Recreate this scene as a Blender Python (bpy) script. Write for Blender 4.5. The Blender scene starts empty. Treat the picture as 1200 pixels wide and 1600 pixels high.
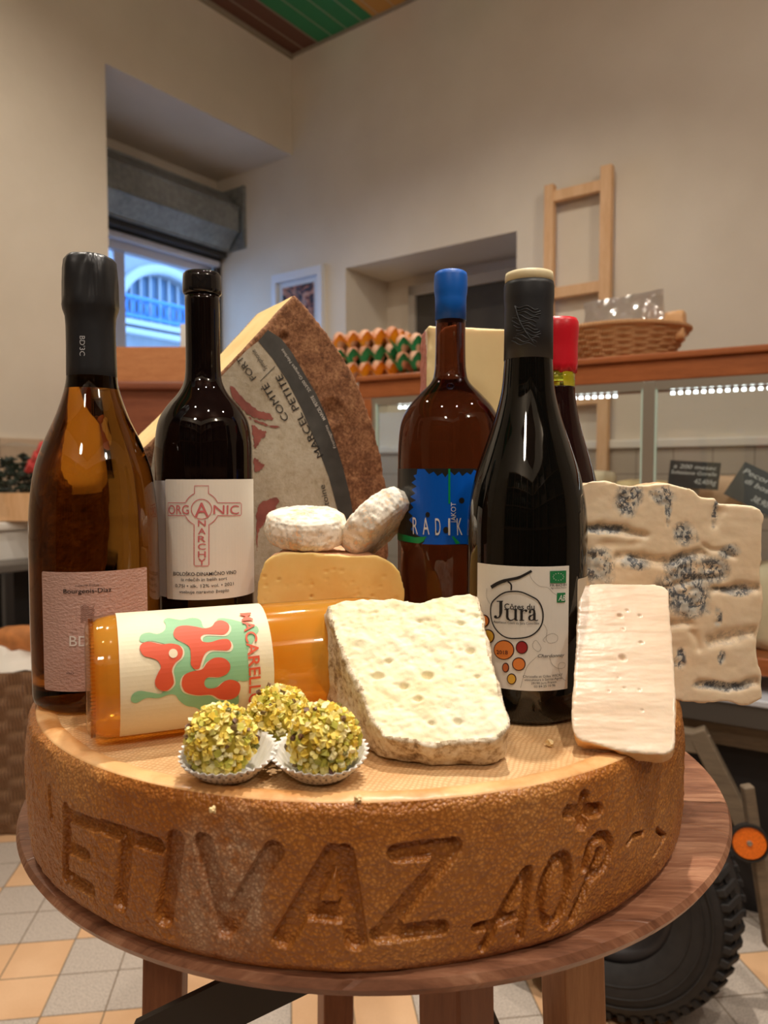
import bpy, bmesh, math, random
import numpy as np
from mathutils import Vector, Matrix
from mathutils.geometry import tessellate_polygon
random.seed(7); rng = np.random.default_rng(7)
S = bpy.context.scene
COL = S.collection
PI = math.pi

# ------------------------------------------------------------ camera, world, lights, exposure
F = 1150.0                      # focal length in pixels of the 1200x1600 frame
PITCH = math.atan(60/F)         # slightly downwards
CZ = 1.002                      # camera height above the floor
ZT = 0.752                      # stool top
ZW = 0.840                      # top of the big cheese wheel
cam = bpy.data.cameras.new('camera'); camo = bpy.data.objects.new('camera', cam); COL.objects.link(camo)
camo.location = (0, 0, CZ); camo.rotation_euler = (PI/2-PITCH, 0, 0)
cam.sensor_fit = 'VERTICAL'; cam.sensor_height = 36; cam.lens = 36*F/1600; cam.clip_start = .02; cam.clip_end = 200
cam.dof.use_dof = True; cam.dof.focus_distance = .5; cam.dof.aperture_fstop = 9.5
S.camera = camo
S.view_settings.view_transform = 'Standard'; S.view_settings.look = 'None'
S.view_settings.gamma = 1; S.view_settings.use_curve_mapping = False; S.view_settings.exposure = 0.18

wd = bpy.data.worlds.new('dusk'); S.world = wd; wd.use_nodes = True
bg = wd.node_tree.nodes['Background']; bg.inputs[0].default_value = (.25, .50, 1, 1); bg.inputs[1].default_value = 4.4

WARM = (1, .895, .76)
def spot(loc, aim, watt, col=WARM, ang=100, blend=.6, rad=.03):
    l = bpy.data.lights.new('ceiling_spot', 'SPOT'); l.energy = watt; l.color = col
    l.spot_size = math.radians(ang); l.spot_blend = blend; l.shadow_soft_size = rad
    o = bpy.data.objects.new('ceiling_spot', l); COL.objects.link(o); o.location = loc
    o.rotation_euler = (Vector(aim)-Vector(loc)).to_track_quat('-Z', 'Y').to_euler(); return o
spot((.17, .98, 2.95), (0, .55, ZW), 132, ang=70, rad=.022)                # main lamp almost above the wheel
spot((.42, -.22, 3.0), (0, .65, .85), 62, ang=80, rad=.025)             # lamp above and in front
spot((-.55, -.10, 3.0), (-.1, .6, .8), 16, ang=90, rad=.03)
spot((-1.2, 1.3, 3.05), (-1.3, 2.2, .6), 62, ang=125)
spot((1.4, .6, 3.05), (1.2, 2.0, .8), 30, ang=125)
spot((.1, 1.9, 3.05), (.05, 2.3, .8), 40, ang=120)
def fill_light(loc, watt, rad=.11, col=WARM):
    l = bpy.data.lights.new('added_fill_light', 'POINT'); l.energy = watt; l.color = col; l.shadow_soft_size = rad; o = bpy.data.objects.new('added_fill_light', l); COL.objects.link(o); o.location = loc
fill_light((-.5, -1.3, 2.6), 28); fill_light((1.4, -.8, 2.6), 26)              # unseen point lights added behind the camera to brighten walls and ceiling

# ------------------------------------------------------------ geometry of the view (for measuring)
def ray(x, y):
    cx, cy = (x-600)/F, (800-y)/F
    return np.array([cx, math.cos(PITCH)+cy*math.sin(PITCH), cy*math.cos(PITCH)-math.sin(PITCH)])
O = np.array([0, 0, CZ])
def hit(x, y, P, n):
    d = ray(x, y); P = np.asarray(P, float); n = np.asarray(n, float)
    return O+d*(np.dot(P-O, n)/np.dot(d, n))
def unit(v): v = np.asarray(v, float); return v/np.linalg.norm(v)

class Plane:                     # a flat surface with its own metre coordinates
    def __init__(s, P, n, up=(0, 0, 1)):
        s.P = np.asarray(P, float); s.n = unit(n); s.U = unit(np.cross(up, s.n)); s.V = np.cross(s.n, s.U)
    def inv(s, x, y): q = hit(x, y, s.P, s.n)-s.P; return (q@s.U, q@s.V)
    def map(s, u, v, off=0): return s.P+s.U*u+s.V*v+s.n*off
    cut = None
class Cyl:                       # the side of a bottle: u around, v along
    def __init__(s, P, A, N, r):
        s.P = np.asarray(P, float); s.A = unit(A); N = np.asarray(N, float)
        s.N = unit(N-s.A*np.dot(N, s.A)); s.T = np.cross(s.A, s.N); s.r = r; s.cut = r*.07
    def inv(s, x, y):
        d = ray(x, y); o = O-s.P
        d2 = d-s.A*np.dot(d, s.A); o2 = o-s.A*np.dot(o, s.A)
        a, b, c = d2@d2, 2*(d2@o2), o2@o2-s.r**2
        D = max(b*b-4*a*c, 0); t = (-b-math.sqrt(D))/(2*a); q = o+d*t
        return (math.atan2(q@s.T, q@s.N)*s.r, q@s.A)
    def map(s, u, v, off=0):
        an = u/s.r; return s.P+s.A*v+(s.N*math.cos(an)+s.T*math.sin(an))*(s.r+off)

# ------------------------------------------------------------ noise for modelling
def _h(i, j, k, s):
    n = (i.astype(np.int64)*73856093) ^ (j.astype(np.int64)*19349663) ^ (k.astype(np.int64)*83492791) ^ (s*2654435)
    n = (n ^ (n >> 13))*1274126177 & 0x7fffffff; n = (n ^ (n >> 15))*668265263 & 0x7fffffff
    return (n & 0xffff)/65535.
def vnoise(p, s=0):
    f = np.floor(p); t = p-f; t = t*t*(3-2*t); i, j, k = f[:, 0], f[:, 1], f[:, 2]; r = 0
    for a in (0, 1):
        for b in (0, 1):
            for c in (0, 1):
                w = (t[:, 0] if a else 1-t[:, 0])*(t[:, 1] if b else 1-t[:, 1])*(t[:, 2] if c else 1-t[:, 2])
                r = r+w*_h(i+a, j+b, k+c, s)
    return r*2-1
def fbm(p, sc, o=3, s=0):
    r = 0; a = 1.
    for q in range(o): r = r+a*vnoise(p*sc*2**q, s+q*17); a *= .5
    return r

# ------------------------------------------------------------ mesh helpers
def new_mesh(name, v, f, smooth=True):
    me = bpy.data.meshes.new(name); me.from_pydata([tuple(map(float, q)) for q in v], [], [tuple(map(int, q)) for q in f]); me.validate(); me.update()
    if smooth: me.polygons.foreach_set('use_smooth', [True]*len(me.polygons))
    return me
class G:                          # collects verts/faces in world metres
    def __init__(s): s.v = []; s.f = []
    def add(s, v, f):
        n = len(s.v); s.v += [tuple(q) for q in v]; s.f += [tuple(i+n for i in q) for q in f]; return s
    def box(s, c, sz, R=None):
        v = [np.array([x*sz[0]/2, y*sz[1]/2, z*sz[2]/2]) for x in (-1, 1) for y in (-1, 1) for z in (-1, 1)]
        if R is not None: v = [R@q for q in v]
        return s.add([q+np.asarray(c, float) for q in v], [(0, 1, 3, 2), (4, 6, 7, 5), (0, 4, 5, 1), (2, 3, 7, 6), (0, 2, 6, 4), (1, 5, 7, 3)])
    def lathe(s, prof, c=(0, 0, 0), A=(0, 0, 1), seg=64, N=None, caps=True):
        A = unit(A); N = unit(np.cross(A, (0.3, 1, .2) if N is None else N)); T = np.cross(A, N); c = np.asarray(c, float); v = []; f = []
        m = len(prof)
        for r, z in prof:
            for k in range(seg):
                a = 2*PI*k/seg; v.append(c+A*z+(N*math.cos(a)+T*math.sin(a))*max(r, 1e-5))
        for i in range(m-1):
            for k in range(seg):
                k2 = (k+1) % seg; f.append((i*seg+k, i*seg+k2, (i+1)*seg+k2, (i+1)*seg+k))
        if caps: f.append(tuple(range(seg))[::-1]); f.append(tuple(range((m-1)*seg, m*seg)))
        return s.add(v, f)
    def tube(s, pts, r, seg=8, closed=False):
        pts = [np.asarray(p, float) for p in pts]; n = len(pts); v = []; f = []; up = None
        for i, p in enumerate(pts):
            d = pts[(i+1) % n]-pts[i-1] if closed else pts[min(i+1, n-1)]-pts[max(i-1, 0)]
            d = unit(d); 
            if up is None: up = unit(np.cross(d, (.1, .2, 1) if abs(d[2]) < .9 else (1, .1, 0)))
            up = unit(up-d*np.dot(up, d)); w = np.cross(d, up); rr = r[i] if hasattr(r, '__len__') else r
            for k in range(seg): a = 2*PI*k/seg; v.append(p+(up*math.cos(a)+w*math.sin(a))*rr)
        for i in range(n if closed else n-1):
            j = (i+1) % n
            for k in range(seg): k2 = (k+1) % seg; f.append((i*seg+k, i*seg+k2, j*seg+k2, j*seg+k))
        if not closed: f.append(tuple(range(seg))[::-1]); f.append(tuple(range((n-1)*seg, n*seg)))
        return s.add(v, f)
    def prism(s, poly, e, e0=(0, 0, 0)):
        poly = [np.asarray(p, float)+np.asarray(e0, float) for p in poly]; n = len(poly); e = np.asarray(e, float)
        tri = tessellate_polygon([[Vector(p) for p in poly]])
        f = [tuple(t) for t in tri]+[tuple(i+n for i in t)[::-1] for t in tri]
        f += [(i, i+n, (i+1) % n+n, (i+1) % n) for i in range(n)]
        s.add(poly+[p+e for p in poly], f); return s
def fixn(me):
    bm = bmesh.new(); bm.from_mesh(me); bmesh.ops.recalc_face_normals(bm, faces=bm.faces); bm.to_mesh(me); bm.free()
def origin_of(parent):
    o = np.zeros(3); p = parent
    while p is not None: o += np.array(p.location); p = p.parent
    return o
def thing(name, label, cat, loc=(0, 0, 0), group=None):
    o = bpy.data.objects.new(name, None); o.empty_display_size = .05; COL.objects.link(o); o.location = tuple(map(float, loc)); tag(o, label, cat, group); return o
def tag(o, label, cat, group=None, kind=None):
    o['label'] = label; o['category'] = cat
    if group: o['group'] = group
    if kind: o['kind'] = kind
    return o
def part(name, g, m, parent=None, loc=None, smooth=False, bevel=0, label=None, fix=True, auto=None, bseg=2):
    """g: G or mesh in world metres -> one object (origin at its thing's base, or at loc)"""
    me = g if isinstance(g, bpy.types.Mesh) else new_mesh(name, g.v, g.f, smooth)
    if fix: fixn(me)
    base = origin_of(parent) if parent is not None else np.asarray(loc if loc is not None else (0, 0, 0), float)
    me.transform(Matrix.Translation(Vector(-base)))
    o = bpy.data.objects.new(name, me); COL.objects.link(o); me.materials.clear(); me.materials.append(m)
    if parent is not None: o.parent = parent
    else: o.location = tuple(map(float, base))
    if bevel:
        b = o.modifiers.new('bevel', 'BEVEL'); b.width = bevel; b.segments = bseg; b.limit_method = 'ANGLE'; b.angle_limit = .6
    if label: o['label'] = label
    if auto: me.polygons.foreach_set('use_smooth', [True]*len(me.polygons)); me.set_sharp_from_angle(angle=math.radians(auto))
    return o
def struct(name, g, m, **k): o = part(name, g, m, **k); o['kind'] = 'structure'; return o
def dup(o, parent=None):
    c = o.copy(); COL.objects.link(c)
    if parent is not None: c.parent = parent
    for ch in list(o.children): dup(ch, c)
    return c

# decals: printed paper and ink on surfaces
def decal(name, sf, loops, off, m, parent, extra=None, label=None):
    """loops: list of polygons, each [outer, hole, ...] in surface metres"""
    bm = bmesh.new()
    for L in loops:
        vs = [bm.verts.new((p[0], p[1], 0)) for lp in L for p in lp]
        for t in tessellate_polygon([[Vector((p[0], p[1], 0)) for p in lp] for lp in L]):
            try: bm.faces.new([vs[i] for i in t])
            except ValueError: pass
    if extra is not None: bm.from_mesh(extra)
    return _finish(name, sf, bm, off, m, parent, label)
def _finish(name, sf, bm, off, m, parent, label=None):
    if sf.cut and bm.verts:
        us = [v.co.x for v in bm.verts]; k = math.floor(min(us)/sf.cut)+1
        while k*sf.cut < max(us):
            bmesh.ops.bisect_plane(bm, geom=bm.verts[:]+bm.edges[:]+bm.faces[:], plane_co=(k*sf.cut, 0, 0), plane_no=(1, 0, 0), dist=1e-7); k += 1
    for v in bm.verts: v.co = Vector(sf.map(v.co.x, v.co.y, off))
    me = bpy.data.meshes.new(name); bm.to_mesh(me); bm.free()
    # face the outside
    fl = []
    for p in me.polygons:
        c = np.array(p.center); n = sf.n if isinstance(sf, Plane) else (c-sf.P)-sf.A*np.dot(c-sf.P, sf.A)
        if np.dot(np.array(p.normal), n) < 0: fl.append(p.index)
    if fl:
        bm = bmesh.new(); bm.from_mesh(me); bm.faces.ensure_lookup_table()
        bmesh.ops.reverse_faces(bm, faces=[bm.faces[i] for i in fl]); bm.to_mesh(me); bm.free()
    return part(name, me, m, parent, fix=False, label=label)
def glyphs(s, bold=0, spacing=1.0):
    cu = bpy.data.curves.new('t', 'FONT'); cu.body = s; cu.size = 1; cu.offset = bold; cu.space_character = spacing; cu.resolution_u = 4; cu.fill_mode = 'BOTH'
    o = bpy.data.objects.new('t', cu); COL.objects.link(o); dg = bpy.context.evaluated_depsgraph_get(); dg.update()
    me = bpy.data.meshes.new_from_object(o.evaluated_get(dg)); bpy.data.objects.remove(o); bpy.data.curves.remove(cu); me.materials.clear(); return me
def put(me, p0, p1, h, shear=0, hx=None):
    """fit a text mesh between surface points p0 (start of baseline) and p1 (end), cap height h"""
    co = np.zeros(len(me.vertices)*3); me.vertices.foreach_get('co', co); co = co.reshape(-1, 3)
    x0, x1 = co[:, 0].min(), co[:, 0].max(); p0 = np.array(p0); p1 = np.array(p1); d = (p1-p0); L = np.linalg.norm(d); d = d/L; up = np.array([-d[1], d[0]])
    sx = L/(x1-x0); sy = h/.70
    q = p0+np.outer((co[:, 0]-x0)*sx+shear*co[:, 1]*sy, d)+np.outer(co[:, 1]*sy, up)
    co[:, :2] = q; co[:, 2] = 0; me.vertices.foreach_set('co', co.ravel()); me.update(); return me
def merge(ms):
    bm = bmesh.new()
    for m in ms: bm.from_mesh(m)
    me = bpy.data.meshes.new('m'); bm.to_mesh(me); bm.free(); return me
def text(name, sf, items, off, m, parent, label=None):
    """items: (string, (px0,py0), (px1,py1), height_px, bold) measured baselines"""
    ms = []
    for it in items:
        s, a, b, h, bold = it[:5]; sh = it[5] if len(it) > 5 else 0
        pa, pb = sf.inv(*a), sf.inv(*b); d = np.array(b, float)-np.array(a); d /= np.linalg.norm(d)
        c = ((a[0]+b[0])/2, (a[1]+b[1])/2); q = sf.inv(c[0]+d[1]*h, c[1]-d[0]*h); c = sf.inv(*c)
        hh = math.dist(q, c); ms.append(put(glyphs(s, bold), pa, pb, hh, sh))
    return decal(name, sf, [], off, m, parent, extra=merge(ms), label=label)
def sm(pts, n=6, closed=True):      # Catmull-Rom smoothing
    P = [np.asarray(p, float) for p in pts]; N = len(P); r = []
    for i in range(N if closed else N-1):
        g = (lambda k: P[k % N]) if closed else (lambda k: P[min(max(k, 0), N-1)])
        a, b, c, d = g(i-1), g(i), g(i+1), g(i+2)
        for k in range(n):
            t = k/n; r.append(.5*((2*b)+(c-a)*t+(2*a-5*b+4*c-d)*t*t+(3*b-a-3*c+d)*t**3))
    if not closed: r.append(P[-1])
    return r
def stroke(pts, w, closed=False):   # polygon(s) following a line, w half width (number or list)
    P = [np.asarray(p, float) for p in pts]; n = len(P); L = []; R = []
    for i, p in enumerate(P):
        d = unit(P[(i+1) % n]-P[i-1]) if closed else unit(P[min(i+1, n-1)]-P[max(i-1, 0)])
        q = np.array([-d[1], d[0]]); ww = w[i] if hasattr(w, '__len__') else w; L.append(p+q*ww); R.append(p-q*ww)
    if closed: return [[L[i], L[(i+1) % n], R[(i+1) % n], R[i]] for i in range(n)]
    return [L+R[::-1]]
def pxl(sf, pts): return [sf.inv(*p) for p in pts]

# ------------------------------------------------------------ materials
class Mt:
    def __init__(s, name):
        s.m = bpy.data.materials.new(name); s.m.use_nodes = True; s.t = s.m.node_tree; s.n = s.t.nodes; s.b = s.n['Principled BSDF']; s.o = s.n['Material Output']; s.c = None
    def N(s, t, **k):
        n = s.n.new(t)
        for a, v in k.items(): setattr(n, a, v)
        return n
    def L(s, a, b): s.t.links.new(a, b)
    def set(s, sock, v):
        if isinstance(v, bpy.types.NodeSocket): s.L(v, sock)
        elif isinstance(v, (tuple, list)) and len(v) == 3 and sock.type == 'RGBA': sock.default_value = (*v, 1)
        else: sock.default_value = v
    def co(s, scale=(1, 1, 1), rot=(0, 0, 0), warp=0, ws=5):
        if s.c is None: s.c = s.N('ShaderNodeTexCoord')
        mp = s.N('ShaderNodeMapping'); s.L(s.c.outputs['Object'], mp.inputs[0]); mp.inputs['Scale'].default_value = scale; mp.inputs['Rotation'].default_value = rot
        out = mp.outputs[0]
        if warp:
            nz = s.N('ShaderNodeTexNoise'); s.L(out, nz.inputs['Vector']); nz.inputs['Scale'].default_value = ws
            ad = s.N('ShaderNodeMixRGB', blend_type='ADD'); ad.inputs[0].default_value = warp; s.L(out, ad.inputs[1]); s.L(nz.outputs['Color'], ad.inputs[2]); out = ad.outputs[0]
        return out
    def noise(s, sc, det=3, rough=.5, v=None):
        n = s.N('ShaderNodeTexNoise'); n.inputs['Scale'].default_value = sc; n.inputs['Detail'].default_value = det; n.inputs['Roughness'].default_value = rough
        s.L(v if v is not None else s.co(), n.inputs['Vector']); return n.outputs['Fac']
    def vor(s, sc, feat='F1', v=None, rnd=1):
        n = s.N('ShaderNodeTexVoronoi', feature=feat); n.inputs['Scale'].default_value = sc; n.inputs['Randomness'].default_value = rnd
        s.L(v if v is not None else s.co(), n.inputs['Vector']); return n.outputs['Distance']
    def wave(s, sc, dist=2, v=None, axis='X', det=2):
        n = s.N('ShaderNodeTexWave', bands_direction=axis); n.inputs['Scale'].default_value = sc; n.inputs['Distortion'].default_value = dist; n.inputs['Detail'].default_value = det
        s.L(v if v is not None else s.co(), n.inputs['Vector']); return n.outputs['Fac']
    def ramp(s, f, stops):
        r = s.N('ShaderNodeValToRGB'); s.L(f, r.inputs[0]); e = r.color_ramp.elements
        while len(e) < len(stops): e.new(.5)
        for i, (p, c) in enumerate(stops): e[i].position = p; e[i].color = (*c, 1) if hasattr(c, '__len__') else (c, c, c, 1)
        return r.outputs[0]
    def mix(s, f, a, b, mode='MIX'):
        n = s.N('ShaderNodeMixRGB', blend_type=mode); s.set(n.inputs[0], f); s.set(n.inputs[1], a); s.set(n.inputs[2], b); return n.outputs[0]
    def math(s, op, a, b=0.):
        n = s.N('ShaderNodeMath', operation=op); s.set(n.inputs[0], a); s.set(n.inputs[1], b); return n.outputs[0]
    def bump(s, h, st=.5, d=.001, nrm=None):
        n = s.N('ShaderNodeBump'); n.inputs['Strength'].default_value = st; n.inputs['Distance'].default_value = d; s.L(h, n.inputs['Height'])
        if nrm is not None: s.L(nrm, n.inputs['Normal'])
        s.L(n.outputs[0], s.b.inputs['Normal']); return n.outputs[0]
    def fres(s, f0=.035):
        lw = s.N('ShaderNodeLayerWeight'); lw.inputs[0].default_value = .5; return s.math('ADD', s.math('MULTIPLY', s.math('POWER', lw.outputs['Facing'], 5.), .9), f0)
    def p(s, **k):
        nm = dict(col='Base Color', rough='Roughness', metal='Metallic', ior='IOR', trans='Transmission Weight', sss='Subsurface Weight', spec='Specular IOR Level', coat='Coat Weight', emi='Emission Color', est='Emission Strength', alpha='Alpha')
        for a, v in k.items():
            if a == 'sssr': s.b.inputs['Subsurface Radius'].default_value = (1, .6, .4); s.b.inputs['Subsurface Scale'].default_value = v
            else: s.set(s.b.inputs[nm[a]], v)
        return s
def sc(r, g, b):                    # sRGB 0-255 -> linear
    f = lambda c: (c/255/12.92 if c/255 <= .04045 else ((c/255+.055)/1.055)**2.4)
    return (f(r), f(g), f(b))
def simple(name, col, rough=.6, metal=0, noise=None, bump=None, **k):
    t = Mt(name); c = col
    if noise: c = t.mix(t.ramp(t.noise(noise[0], 4), [(.3, 0), (.7, 1)]), tuple(x*(1-noise[1]) for x in col), tuple(min(x*(1+noise[1]), 1) for x in col))
    t.p(col=c, rough=rough, metal=metal, **k)
    if bump: t.bump(t.noise(bump[0], 4), bump[1], bump[2])
    return t.m
def wood(name, dark, light, sc_=(1, 12, 12), rough=.5, rot=(0, 0, 0), k=3, **kw):
    t = Mt(name); v = t.co(tuple(q*1.6 for q in sc_), rot, warp=.3, ws=1.5); n1 = t.noise(k, 6, .65, v); n2 = t.noise(k*6, 5, .7, v)
    f = t.mix(.4, n1, n2); c = t.ramp(f, [(.3, dark), (.62, light)])
    t.p(col=c, rough=rough, **kw); t.bump(f, .25, .0006); return t.m
def thin_glass(name, tint=(1, 1, 1), refl=1.0):
    t = Mt(name); t.n.remove(t.b); tr = t.N('ShaderNodeBsdfTransparent'); tr.inputs[0].default_value = (*tint, 1); gl = t.N('ShaderNodeBsdfGlossy'); gl.inputs['Roughness'].default_value = .02
    mx = t.N('ShaderNodeMixShader'); t.L(t.fres(), mx.inputs[0]); t.L(tr.outputs[0], mx.inputs[1]); t.L(gl.outputs[0], mx.inputs[2]); t.L(mx.outputs[0], t.o.inputs[0]); return t.m
def at(x, y, Y): d = ray(x, y); return O+d*(Y/d[1])

# ------------------------------------------------------------ the room
TH = math.radians(36.8); CW = np.array([-.4895, 4.002, 0.])
AX = np.array([math.sin(TH), math.cos(TH), 0.]); BX = np.array([math.cos(TH), -math.sin(TH), 0.])
UP = np.array([0, 0, 1.]); RM = np.column_stack([BX, -AX, UP])          # room frame: t along right wall, s along left wall
def W(t, s, z): return CW+BX*t-AX*s+UP*z
def wbox(g, t0, t1, s0, s1, z0, z1): return g.box(W((t0+t1)/2, (s0+s1)/2, (z0+z1)/2), (t1-t0, s1-s0, z1-z0), RM)
ZC = 3.2
def wall_mat():
    t = Mt('plaster'); n = t.noise(2.2, 4); n2 = t.noise(14, 4)
    c = t.mix(t.ramp(n, [(.35, 0), (.7, 1)]), sc(214, 203, 186), sc(224, 214, 198))
    t.p(col=c, rough=.85); t.bump(n2, .25, .01); return t.m
MW = wall_mat()
def floor_mat():
    t = Mt('cement_tiles'); v = t.co((1/.115, 1/.115, 1), (0, 0, -.13))
    br = t.N('ShaderNodeTexBrick', offset=0, squash=1); t.L(v, br.inputs['Vector']); br.inputs['Scale'].default_value = 1
    for k, x in (('Mortar Size', .012), ('Brick Width', 1), ('Row Height', 1), ('Mortar Smooth', .1)): br.inputs[k].default_value = x
    br.inputs['Color1'].default_value = br.inputs['Color2'].default_value = (1, 1, 1, 1); br.inputs['Mortar'].default_value = (0, 0, 0, 1)
    v2 = t.co((1/.23, 1/.23, 1), (0, 0, -.13)); ch = t.N('ShaderNodeTexChecker'); t.L(v2, ch.inputs['Vector']); ch.inputs['Scale'].default_value = 1
    sp = t.ramp(t.noise(300, 4, .9), [(.36, .0), (.48, .7), (.56, 1)])
    gr = t.mix(sp, sc(122, 112, 106), sc(206, 194, 182)); orr = t.mix(t.ramp(t.noise(6, 5), [(.3, 0), (.7, 1)]), sc(214, 170, 128), sc(232, 192, 152))
    orr = t.mix(t.math('MULTIPLY', t.noise(200, 3), .3), orr, sc(190, 150, 110))
    c = t.mix(ch.outputs['Fac'], gr, orr); c = t.mix(br.outputs['Fac'], c, sc(120, 104, 86)); t.p(col=c, rough=.5)
    t.bump(br.outputs['Color'], .4, .002); return t.m
struct('floor', G().box(W(2.2, 2.4, -.05), (5.9, 6.2, .1), RM), floor_mat())
def ceil_mat():
    t = Mt('painted_boards'); tc = t.N('ShaderNodeTexCoord'); mp = t.N('ShaderNodeMapping'); t.L(tc.outputs['Object'], mp.inputs[0]); mp.inputs['Rotation'].default_value = (0, 0, TH)
    mp.inputs['Location'].default_value = (-float(CW@BX), 0, 0); sx = t.N('ShaderNodeSeparateXYZ'); t.L(mp.outputs[0], sx.inputs[0]); x = sx.outputs[0]
    f = t.math('MULTIPLY', x, 1/3.2)
    b = t.ramp(f, [(0, sc(104, 66, 50)), (.0615, sc(42, 132, 80)), (.171, sc(196, 144, 66)), (.232, sc(96, 74, 62)), (.29, sc(42, 132, 80)), (.41, sc(196, 144, 66)), (.48, sc(104, 66, 50))])
    t.n['Color Ramp'].color_ramp.interpolation = 'CONSTANT'
    ln = t.math('PINGPONG', x, .0485); ln = t.math('LESS_THAN', ln, .0035); c = t.mix(t.math('MULTIPLY', ln, .55), b, sc(190, 180, 160)); t.p(col=c, rough=.6)
    g = t.math('PINGPONG', x, .0485); t.bump(t.math('MINIMUM', g, .01), .6, .2); return t.m
struct('ceiling', G().box(W(2.3, 2.5, ZC+.05), (4.6, 5.0, .1), RM), ceil_mat())
OS = 1.10     # window opening runs from the corner to s = OS
g = G(); wbox(g, -.66, 0, OS, 5.2, 0, ZC+.1); wbox(g, -.66, 0, 0, OS, 2.69, ZC+.1); wbox(g, -.66, 0, 0, OS, 0, .95); wbox(g, -.66, -.60, 0, OS, 2.2, 2.7)
struct('wall_left', g, MW)
g = G(); wbox(g, -.7, .369, -.4, 0, 0, ZC+.1); wbox(g, .369, 1.322, -.4, 0, 2.04, ZC+.1); wbox(g, .369, 1.322, -.4, 0, 0, 1.3); wbox(g, .369, 1.322, -.4, -.35, 1.3, 2.04); wbox(g, 1.322, 4.7, -.4, 0, 0, ZC+.1)
struct('wall_right', g, MW)
struct('wall_back', wbox(G(), -.2, 4.7, 5.0, 5.1, 0, ZC+.1), MW)
struct('wall_front', wbox(G(), 4.6, 4.7, -.2, 5.1, 0, ZC+.1), MW)
# thin ragged trim left where ceiling boards meet the plaster
g = G(); wbox(g, .0, .02, .0, 1.3, ZC-.018, ZC); wbox(g, .0, 4.6, .0, .012, ZC-.012, ZC)
struct('trim_1', g, simple('old_trim', sc(150, 140, 122), .8))
def tile_mat(name, c1, c2, w):
    t = Mt(name); tc = t.N('ShaderNodeTexCoord'); mp = t.N('ShaderNodeMapping'); t.L(tc.outputs['Object'], mp.inputs[0]); mp.inputs['Rotation'].default_value = (0, 0, TH)
    sx = t.N('ShaderNodeSeparateXYZ'); t.L(mp.outputs[0], sx.inputs[0]); u = t.math('ADD', sx.outputs[0], sx.outputs[1])
    a = t.math('LESS_THAN', t.math('PINGPONG', u, w/2), .002); b = t.math('LESS_THAN', t.math('PINGPONG', sx.outputs[2], .1), .002); m = t.math('MAXIMUM', a, b)
    c = t.mix(t.noise(3, 3), c1, c2); c = t.mix(m, c, tuple(x*.55 for x in c1)); t.p(col=c, rough=.35); return t.m
MT1 = tile_mat('beige_tiles', sc(196, 172, 146), sc(208, 186, 160), .16)
g = G(); wbox(g, 0, .014, OS, 5, 0, 1.135); struct('trim_2', g, MT1)
g = G(); wbox(g, .0, 4.6, 0, .014, 0, 1.10); struct('trim_3', g, tile_mat('grey_panels', sc(176, 164, 148), sc(186, 174, 158), .14))
g = G(); wbox(g, .0, 4.6, 0, .03, 1.10, 1.135); struct('trim_4', g, simple('white_cap', sc(225, 218, 205), .5), bevel=.006)

# window
MF = simple('white_window_paint', sc(205, 205, 214), .45)
g = G(); wz0, wz1, ws0, ws1 = .95, 2.24, .04, OS
wbox(g, -.66, -.60, ws0, ws0+.075, wz0, wz1); wbox(g, -.66, -.60, ws1-.07, ws1, wz0, wz1); wbox(g, -.66, -.60, ws0, ws1, wz1-.09, wz1); wbox(g, -.66, -.60, ws0, ws1, wz0, wz0+.08)
win = struct('window_1', g, MF, bevel=.006)
g = G(); wbox(g, -.645, -.625, .60, .665, wz0+.08, wz1-.09); part('mullion', g, MF, win, bevel=.004)
g = G(); wbox(g, -.640, -.634, ws0+.07, ws1-.07, wz0+.07, wz1-.085); part('pane', g, thin_glass('window_glass'), win)
g = G(); wbox(g, -.60, .02, 0, OS, .93, .96); struct('trim_5', g, MW)

# rolling shutter box over the window
sh = thing('roller_shutter', 'galvanised metal roller shutter drum above the window', 'roller shutter', W(-.5, .5, 2.42))
def shut_mat():
    t = Mt('galvanised'); n = t.noise(6, 3); n2 = t.noise(40, 4); c = t.ramp(t.mix(.5, n, n2), [(.2, sc(104, 108, 108)), (.6, sc(158, 162, 160))]); t.p(col=c, metal=.55, rough=.42); return t.m
MG = shut_mat()
oc = lambda r, k0=22.5: [W(-.535+r*math.cos(math.radians(k0+45*k)), 0, 2.42+r*math.sin(math.radians(k0+45*k))) for k in range(8)]
part('drum', G().prism(oc(.168), -AX*1.5, AX*-.03), MG, sh, bevel=.006)
g = G()
for k in range(8):
    r = .169; an = math.radians(22.5+45*k); p = W(-.535+r*math.cos(an), .03, 2.42+r*math.sin(an)); g.tube([p, p-AX*1.45], .006, 6)
part('seam', g, MG, sh)
g = G(); wbox(g, -.69, -.355, .0, .02, 2.27, 2.61); part('end_plate', g, MG, sh)
g = G(); wbox(g, -.60, -.50, .02, OS, 2.235, 2.28); part('guide_housing', g, simple('dark_metal', sc(70, 68, 66), .5, .4), sh)
g = G(); wbox(g, -.60, -.55, .02, OS, 2.19, 2.225); part('conduit', g, MF, sh, bevel=.01)
g = G(); wbox(g, -.60, -.57, .0, .035, .96, 2.24); part('guide_rail', g, simple('dark_rail', sc(60, 58, 60), .5, .4), sh)

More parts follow.
